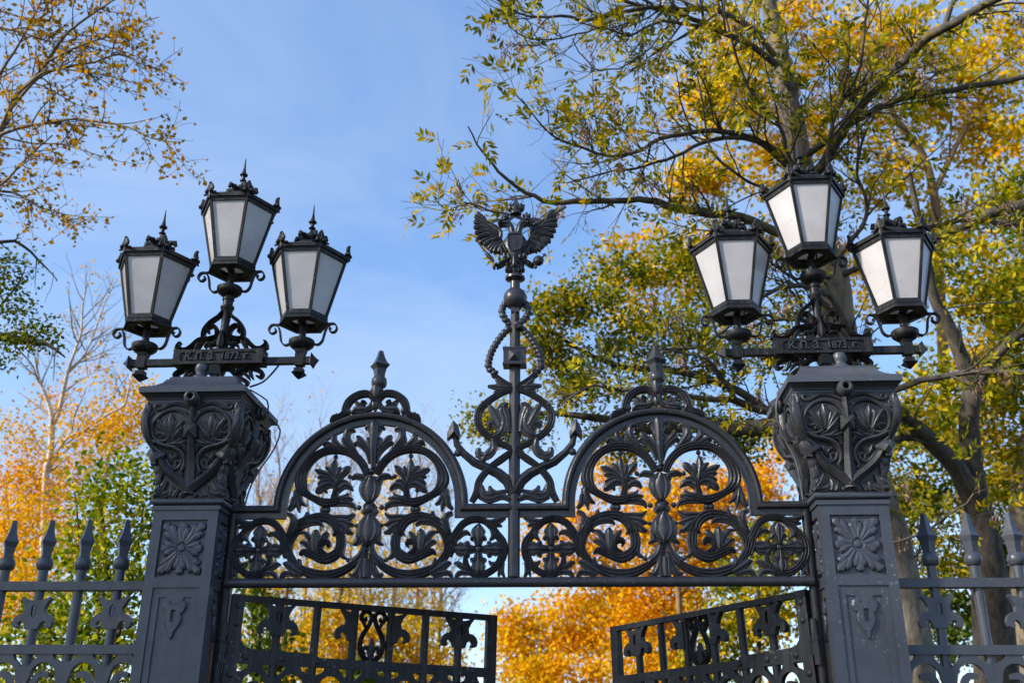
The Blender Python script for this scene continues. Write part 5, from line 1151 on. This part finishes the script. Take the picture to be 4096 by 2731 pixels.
BARK_D = bark_mat('dark_bark', (.022, .018, .014), (.10, .08, .058), None, 9)
BARK_T = bark_mat('twig_bark', (.03, .025, .02), (.085, .07, .05), (.22, .14, .03), 6)
BARK_B = bark_mat('birch_bark', (.42, .34, .28), (.74, .66, .58), None, 3, True)
BARK_L = bark_mat('limb_bark', (.035, .03, .024), (.13, .11, .085), (.2, .14, .035), 9)
BARK_O = bark_mat('warm_bark', (.16, .1, .05), (.30, .2, .1), None, 6)
BARK_P = bark_mat('pale_twig_bark', (.2, .14, .12), (.3, .22, .2), None, 6)
KEYS = leaf_mat('seed_keys', [(.16, .09, .06), (.28, .17, .12), (.36, .24, .18)], .2, .25)
def rnd_dir(rng): v = rng.normal(size=3); return v/np.linalg.norm(v)
def resample(lm, step=.12):
    a = np.asarray(lm, float).reshape(-1, 4); E = np.vstack([2*a[0]-a[1], a, 2*a[-1]-a[-2]]); out = []
    for i in range(len(a)-1):
        p, q, r_, s = E[i:i+4]; k = max(2, int(np.linalg.norm((r_-q)[:3])/step))
        for j in range(k):
            t = j/k; out.append(.5*((2*q)+(-p+r_)*t+(2*p-5*q+4*r_-s)*t*t+(-p+3*q-3*r_+s)*t**3))
    out.append(a[-1]); o = np.array(out); o[:, 3] = np.maximum(o[:, 3], .003); return o
def wiggle(q, rng, amp):
    n = len(q); w = np.cumsum(rng.normal(size=(n, 3)), 0)*amp; w -= np.linspace(0, 1, n)[:, None]*w[-1]; q = q.copy(); q[:, :3] += w*np.clip(np.linspace(0, 3, n), 0, 1)[:, None]; return q
def grow(q, rng, dens, lr, up, rmax, tmin=.15, spread=1.0):
    """child branches along polyline q (x,y,z,r)"""
    s = np.concatenate([[0], np.cumsum(np.linalg.norm(np.diff(q[:, :3], axis=0), axis=1))]); Ltot = s[-1]; n = rng.poisson(dens*Ltot); out = []
    for _ in range(n):
        t = tmin+(1-tmin)*rng.random(); i = min(len(q)-2, int(np.searchsorted(s, t*Ltot))-1); i = max(i, 0)
        tg = q[i+1, :3]-q[i, :3]; tg /= np.linalg.norm(tg)+1e-9; d = rnd_dir(rng); d -= tg*(d @ tg); d /= np.linalg.norm(d)+1e-9
        d = tg*.75+d*spread+np.array((0, 0, up)); d /= np.linalg.norm(d); ln = rng.uniform(*lr)*(1.15-.55*t)
        k = 6; p = q[i, :3].copy(); pts = [[*p, 0]]; dd = d.copy()
        for j in range(k): dd = dd+rnd_dir(rng)*.22+np.array((0, 0, up*.12)); dd /= np.linalg.norm(dd); p = p+dd*ln/k; pts.append([*p, 0])
        pts = np.array(pts); r0 = min(q[i, 3]*.6, rmax); pts[:, 3] = np.linspace(r0, max(.0025, r0*.25), k+1); out.append(pts)
    return out
def tubes(mb, brs, n):
    for b in brs: mb.tube(b[:, :3], b[:, 3], n)
def leaf_quads(P, D, U, ln, wd, fold=.0):
    """diamond leaves: base P, direction D, side U"""
    P = np.asarray(P); D = np.asarray(D); U = np.asarray(U); ln = np.asarray(ln)[:, None]; wd = np.asarray(wd)[:, None]
    return np.stack([P, P+D*ln*.45+U*wd*.5, P+D*ln, P+D*ln*.45-U*wd*.5], 1).reshape(-1, 3)
def frames(n, rng, droop=0.0):
    D = rng.normal(size=(n, 3)); D[:, 2] -= droop; D /= np.linalg.norm(D, axis=1)[:, None]
    U = np.cross(D, rng.normal(size=(n, 3))); U /= np.linalg.norm(U, axis=1)[:, None]; return D, U
def cloud(blobs, rng, size, per=38, cl=.2, droop=.3, more=1.7):
    Ps = []; size *= 1.05
    for x, y, z, rx, rz, n in blobs:
        n = int(n*more*1.5); nc = max(4, n//per); c = rng.normal(size=(nc, 3)); c /= np.linalg.norm(c, axis=1)[:, None]; c *= (rng.random(nc)**.45)[:, None]
        c = c*np.array((rx, (rx+rz)/2*.9, rz))+np.array((x, y, z)); sg = cl*(.6+.8*rng.random(nc)); w = rng.integers(0, nc, n)
        Ps.append(c[w]+np.clip(rng.normal(size=(n, 3)), -1.7, 1.7)*sg[w][:, None]*np.array((1, 1, .7)))
    P = np.concatenate(Ps); D, U = frames(len(P), rng, droop); s = size*rng.uniform(.65, 1.3, len(P)); return leaf_quads(P, D, U, s, s*rng.uniform(.45, .85, len(P)))
def compound(brs, rng, gap, ll, pairs, leaf_l, leaf_w, prob=1.0, tfrom=.35):
    """pinnate leaves along twigs"""
    P, D, U, LN = [], [], [], []
    for b in brs:
        s = np.concatenate([[0], np.cumsum(np.linalg.norm(np.diff(b[:, :3], axis=0), axis=1))]); Lt = s[-1]
        for t in np.arange(tfrom*Lt, Lt+gap*.5, gap):
            if rng.random() > prob: continue
            t = min(t, Lt*.999); i = max(0, min(len(b)-2, int(np.searchsorted(s, t))-1)); tg = b[i+1, :3]-b[i, :3]; tg /= np.linalg.norm(tg)+1e-9
            d = tg*.6+rnd_dir(rng)*.9+np.array((0, 0, -.15)); d /= np.linalg.norm(d); n = np.cross(d, rnd_dir(rng)); n /= np.linalg.norm(n); side = np.cross(n, d); base = b[i, :3]; k = pairs+rng.integers(-1, 2)
            for j in range(k):
                f = (j+.8)/k
                for sg in (1, -1):
                    dd = d*.75+side*sg*.75+rnd_dir(rng)*.18+np.array((0, 0, -.12)); dd /= np.linalg.norm(dd); P.append(base+d*ll*f+np.array((0, 0, -.25*ll*f*f))); D.append(dd); u = np.cross(n, dd)+rnd_dir(rng)*.3; U.append(u/np.linalg.norm(u)); LN.append(leaf_l*rng.uniform(.75, 1.2))
            P.append(base+d*ll+np.array((0, 0, -.25*ll))); D.append(d); U.append(side); LN.append(leaf_l)
    LN = np.array(LN); return leaf_quads(P, D, U, LN, LN*leaf_w)
def twig_leaves(brs, rng, gap, size, prob=1.0, tfrom=.2, jit=.05):
    P = []
    for b in brs:
        s = np.concatenate([[0], np.cumsum(np.linalg.norm(np.diff(b[:, :3], axis=0), axis=1))]); tt = np.arange(tfrom*s[-1], s[-1]+gap*.3, gap); tt = tt[rng.random(len(tt)) < prob]
        if len(tt): P.append(np.stack([np.interp(tt, s, b[:, k]) for k in range(3)], 1))
    P = np.concatenate(P); P = P+rng.normal(size=P.shape)*jit; D, U = frames(len(P), rng, .4); s = size*rng.uniform(.65, 1.3, len(P)); return leaf_quads(P, D, U, s, s*.7)
def tree(name, label, key, seed, bark, spec, group='autumn trees behind the fence'):
    rng = np.random.default_rng(seed); d = TR[key]; lim = [wiggle(resample(l), rng, spec.get('wig', .004)) for l in (spec.get('limbs') or d['limbs'])]
    b0 = lim[0][0]; t = thing(name, label, 'tree', (b0[0], b0[1], 0), group); inv = np.array((b0[0], b0[1], 0))
    tr = lim[0].copy()
    if tr[0, 2] > 0: tr = np.vstack([[tr[0, 0], tr[0, 1], -.1, tr[0, 3]*1.15], tr])
    sh = lambda bs: [np.hstack([b[:, :3]-inv, b[:, 3:]]) for b in bs]
    m = MB(); tubes(m, sh([tr]), 14); m.build('trunk', bark, t, 80)
    ch = []; g2 = []
    for b in lim: ch += grow(b, rng, *spec['g1'])
    for b in ch: g2 += grow(b, rng, *spec['g2'])
    g3 = []
    if 'g3' in spec:
        for b in g2: g3 += grow(b, rng, *spec['g3'])
    m = MB(); tubes(m, sh(lim[1:]), 8); nb = len(m.f); tubes(m, sh(ch), 5); tubes(m, sh(g2+g3), 3)
    if m.v:
        o = m.build('branch_work', spec.get('limb_bark', bark), t, 80); o['kind'] = 'stuff'; o.data.materials.append(spec.get('twig_bark', BARK_T))
        o.data.polygons.foreach_set('material_index', np.array([0]*nb+[1]*(len(m.f)-nb), np.int32))
    V = []
    if 'leaf' in spec: V.append(spec['leaf'](lim, ch, g2+g3, rng))
    if d.get('blobs'): V.append(cloud(d['blobs'], rng, spec.get('size', .1), spec.get('per', 38), spec.get('cl', .2), .3, spec.get('more', 1.7)))
    if V: quads('crown', np.concatenate(V)-inv, LM[d['kind']], t)
    if 'keys' in spec:
        K_ = []; pool = ch+g2
        for _ in range(spec['keys']):
            b = pool[rng.integers(len(pool))]; p = b[-2, :3]; n = 36; P = p+rng.normal(size=(n, 3))*np.array((.035, .035, .07))-np.array((0, 0, .1)); D, U = frames(n, rng, 2.2); K_.append(leaf_quads(P, D, U, np.full(n, .065), np.full(n, .02)))
        quads('seed_clusters', np.concatenate(K_)-inv, KEYS, t)
    return t
tree('ash_tree', 'big ash with grey trunk rising behind the right lamp, long branches reaching over the gate', 'ash', 3, BARK, dict(
    g1=(3.8, (.4, 1.7), .3, .016), g2=(6.0, (.2, .75), .2, .006), twig_bark=BARK_T, keys=110, wig=.013, limb_bark=BARK_L,
    leaf=lambda lim, ch, g2, rng: np.concatenate([compound(g2, rng, .14, .19, 3, .11, .37, .30, .45), compound(ch, rng, .16, .19, 3, .11, .36, .34, .55), compound(lim[1:], rng, .16, .19, 3, .11, .36, .4, .7)])))
tree('oak_tree', 'dark forked oak with a thick black limb, right of the right pillar capital', 'oak', 5, BARK_D, dict(g1=(1.2, (.6, 1.6), .3, .03), g2=(1.5, (.3, .7), .2, .01), size=.115, cl=.28, per=60, more=2.4, leaf=lambda lim, ch, g2, rng: twig_leaves(g2, rng, .1, .11, .25)))
tree('oak_tree', 'grey brown oak trunk cut by the right picture edge behind the fence', 'greyoak', 6, BARK, dict(g1=(1., (.6, 1.4), .3, .03), g2=(1.5, (.3, .6), .2, .01), size=.13, cl=.3, per=60, more=2.2))
tree('maple_tree', 'tall maple with warm orange brown trunk and yellow crown behind the ash', 'maple', 7, BARK_O, dict(g1=(1.2, (.6, 1.8), .3, .03), g2=(1.8, (.3, .8), .2, .01), size=.135, cl=.30, per=80, more=1.8))
tree('oak_tree', 'olive green oak crown between the eagle shaft and the right pillar', 'oak2', 8, BARK_D, dict(g1=(1.1, (.5, 1.3), .2, .03), g2=(1.8, (.25, .6), .2, .01), size=.078, cl=.2, per=60, more=2.3, leaf=lambda lim, ch, g2, rng: twig_leaves(g2, rng, .05, .09, .8)))
tree('alder_tree', 'sparse orange leaved tree reaching in from the upper left corner', 'leftash', 9, BARK, dict(g1=(7., (.35, 1.2), .1, .011), g2=(6.0, (.15, .5), .08, .004), leaf=lambda lim, ch, g2, rng: np.concatenate([twig_leaves(g2, rng, .05, .068, .62, .1, .025), twig_leaves(ch, rng, .055, .07, .6, .25, .03), twig_leaves(lim, rng, .06, .07, .5, .4, .05)])))
tree('alder_tree', 'dark green leafed branches at the left picture edge above the birch', 'leftgreen', 10, BARK_D, dict(g1=(2.5, (.3, .8), .1, .012), g2=(2.6, (.15, .4), .1, .005), size=.06, cl=.14, per=30, more=2.6, leaf=lambda lim, ch, g2, rng: twig_leaves(g2, rng, .06, .065, .7, .1, .03)))
tree('birch_tree', 'white trunked birch with orange leaves at the left above the fence', 'birch', 11, BARK_B, dict(g1=(2.6, (.5, 1.9), .4, .022), g2=(3.4, (.25, .9), .3, .007), twig_bark=BARK_O, size=.08, cl=.3, per=24, more=3.0, leaf=lambda lim, ch, g2, rng: twig_leaves(g2, rng, .1, .08, .35)))
tree('birch_tree', 'thin pale birch just left of the left pillar capital', 'birch2', 12, BARK_B, dict(g1=(2.0, (.5, 1.5), .3, .02), g2=(2.6, (.25, .8), .25, .006), twig_bark=BARK_O, size=.1, cl=.25, per=20, leaf=lambda lim, ch, g2, rng: twig_leaves(g2, rng, .1, .09, .5)))
tree('linden_tree', 'young linden with broad green and yellow leaves behind the left fence', 'linden', 13, BARK_D, dict(g1=(2., (.4, 1.), .3, .012), g2=(2., (.2, .4), .2, .005), size=.078, cl=.22, per=16, more=2.5))
for i, l in enumerate(TR['bare']['each']):
    TR['bare%d' % i] = dict(limbs=[l], kind='gold')
    tree('bare_tree', 'bare fine twigged tree far behind the left arch, crown tip grey against the sky', 'bare%d' % i, 40+i, BARK_O, dict(g1=(4.0, (1.0, 3.0), .6, .03), g2=(3.0, (.5, 1.6), .5, .012), g3=(2.4, (.3, .9), .45, .008), twig_bark=BARK_P, leaf=lambda lim, ch, g2, rng: twig_leaves(g2, rng, .4, .11, .22)), 'far bare trees behind the left arch')
tree('maple_tree', 'golden leaved maple seen through the left gate leaf', 'autumnL', 14, BARK_O, dict(g1=(1., (.6, 1.8), .3, .03), g2=(1.6, (.3, .8), .2, .01), size=.12, cl=.3, per=40, more=2.6))
tree('linden_tree', 'small green tree behind the hinge side of the left gate leaf', 'greenmid', 15, BARK_D, dict(g1=(1., (.4, 1.), .3, .02), g2=(1.6, (.2, .5), .2, .008), size=.13, cl=.22, per=20))
tree('maple_tree', 'bright orange maple filling the gap between the two gate leaves', 'maple2', 16, BARK_O, dict(g1=(1., (.6, 1.8), .3, .03), g2=(1.6, (.3, .8), .2, .01), size=.12, cl=.3, per=50, more=1.7))
tree('maple_tree', 'deep orange maple behind the right arch and right gate leaf', 'maple3', 17, BARK_O, dict(g1=(1., (.6, 1.8), .3, .03), g2=(1.6, (.3, .8), .2, .01), size=.12, cl=.3, per=50, more=1.8))
tree('linden_tree', 'yellow green tree close behind the hinge side of the right gate leaf', 'yg2', 18, BARK_D, dict(g1=(1., (.4, 1.2), .3, .02), g2=(1.6, (.2, .6), .2, .008), size=.12, cl=.24, per=24))
# added tree, unseen, left behind the camera: put there to keep sun off the gate
TR['shade'] = dict(limbs=[[-19.5, -10.6, 0, .5, -19.4, -10.4, 5, .42, -19.6, -10.5, 10, .33, -19.3, -10.3, 15, .2, -19.5, -10.5, 20, .06]], blobs=[[-19.5, -10.5, 11.6, 6.2, 4.5, 850], [-18.5, -11.5, 10.5, 6.0, 4.0, 260]], kind='oak')
tree('oak_tree', 'added oak, unseen outside the picture, shading the gate from the left', 'shade', 99, BARK, dict(g1=(1.5, (2, 5), .2, .1), g2=(.8, (.8, 2), .2, .04), size=.5, cl=.8, per=20), 'added shade trees out of view')
# far wood closing the horizon
rng = np.random.default_rng(77); bl = [(x, 62+6*math.sin(x*.7), rng.uniform(1.5, 4.2), rng.uniform(2.2, 3.4), rng.uniform(2., 3.2), 420) for x in np.arange(-58, 60, 3.2)]
tag(quads('far_wood', cloud(bl, rng, .32, 30, .6), LM['gold']), kind='stuff')
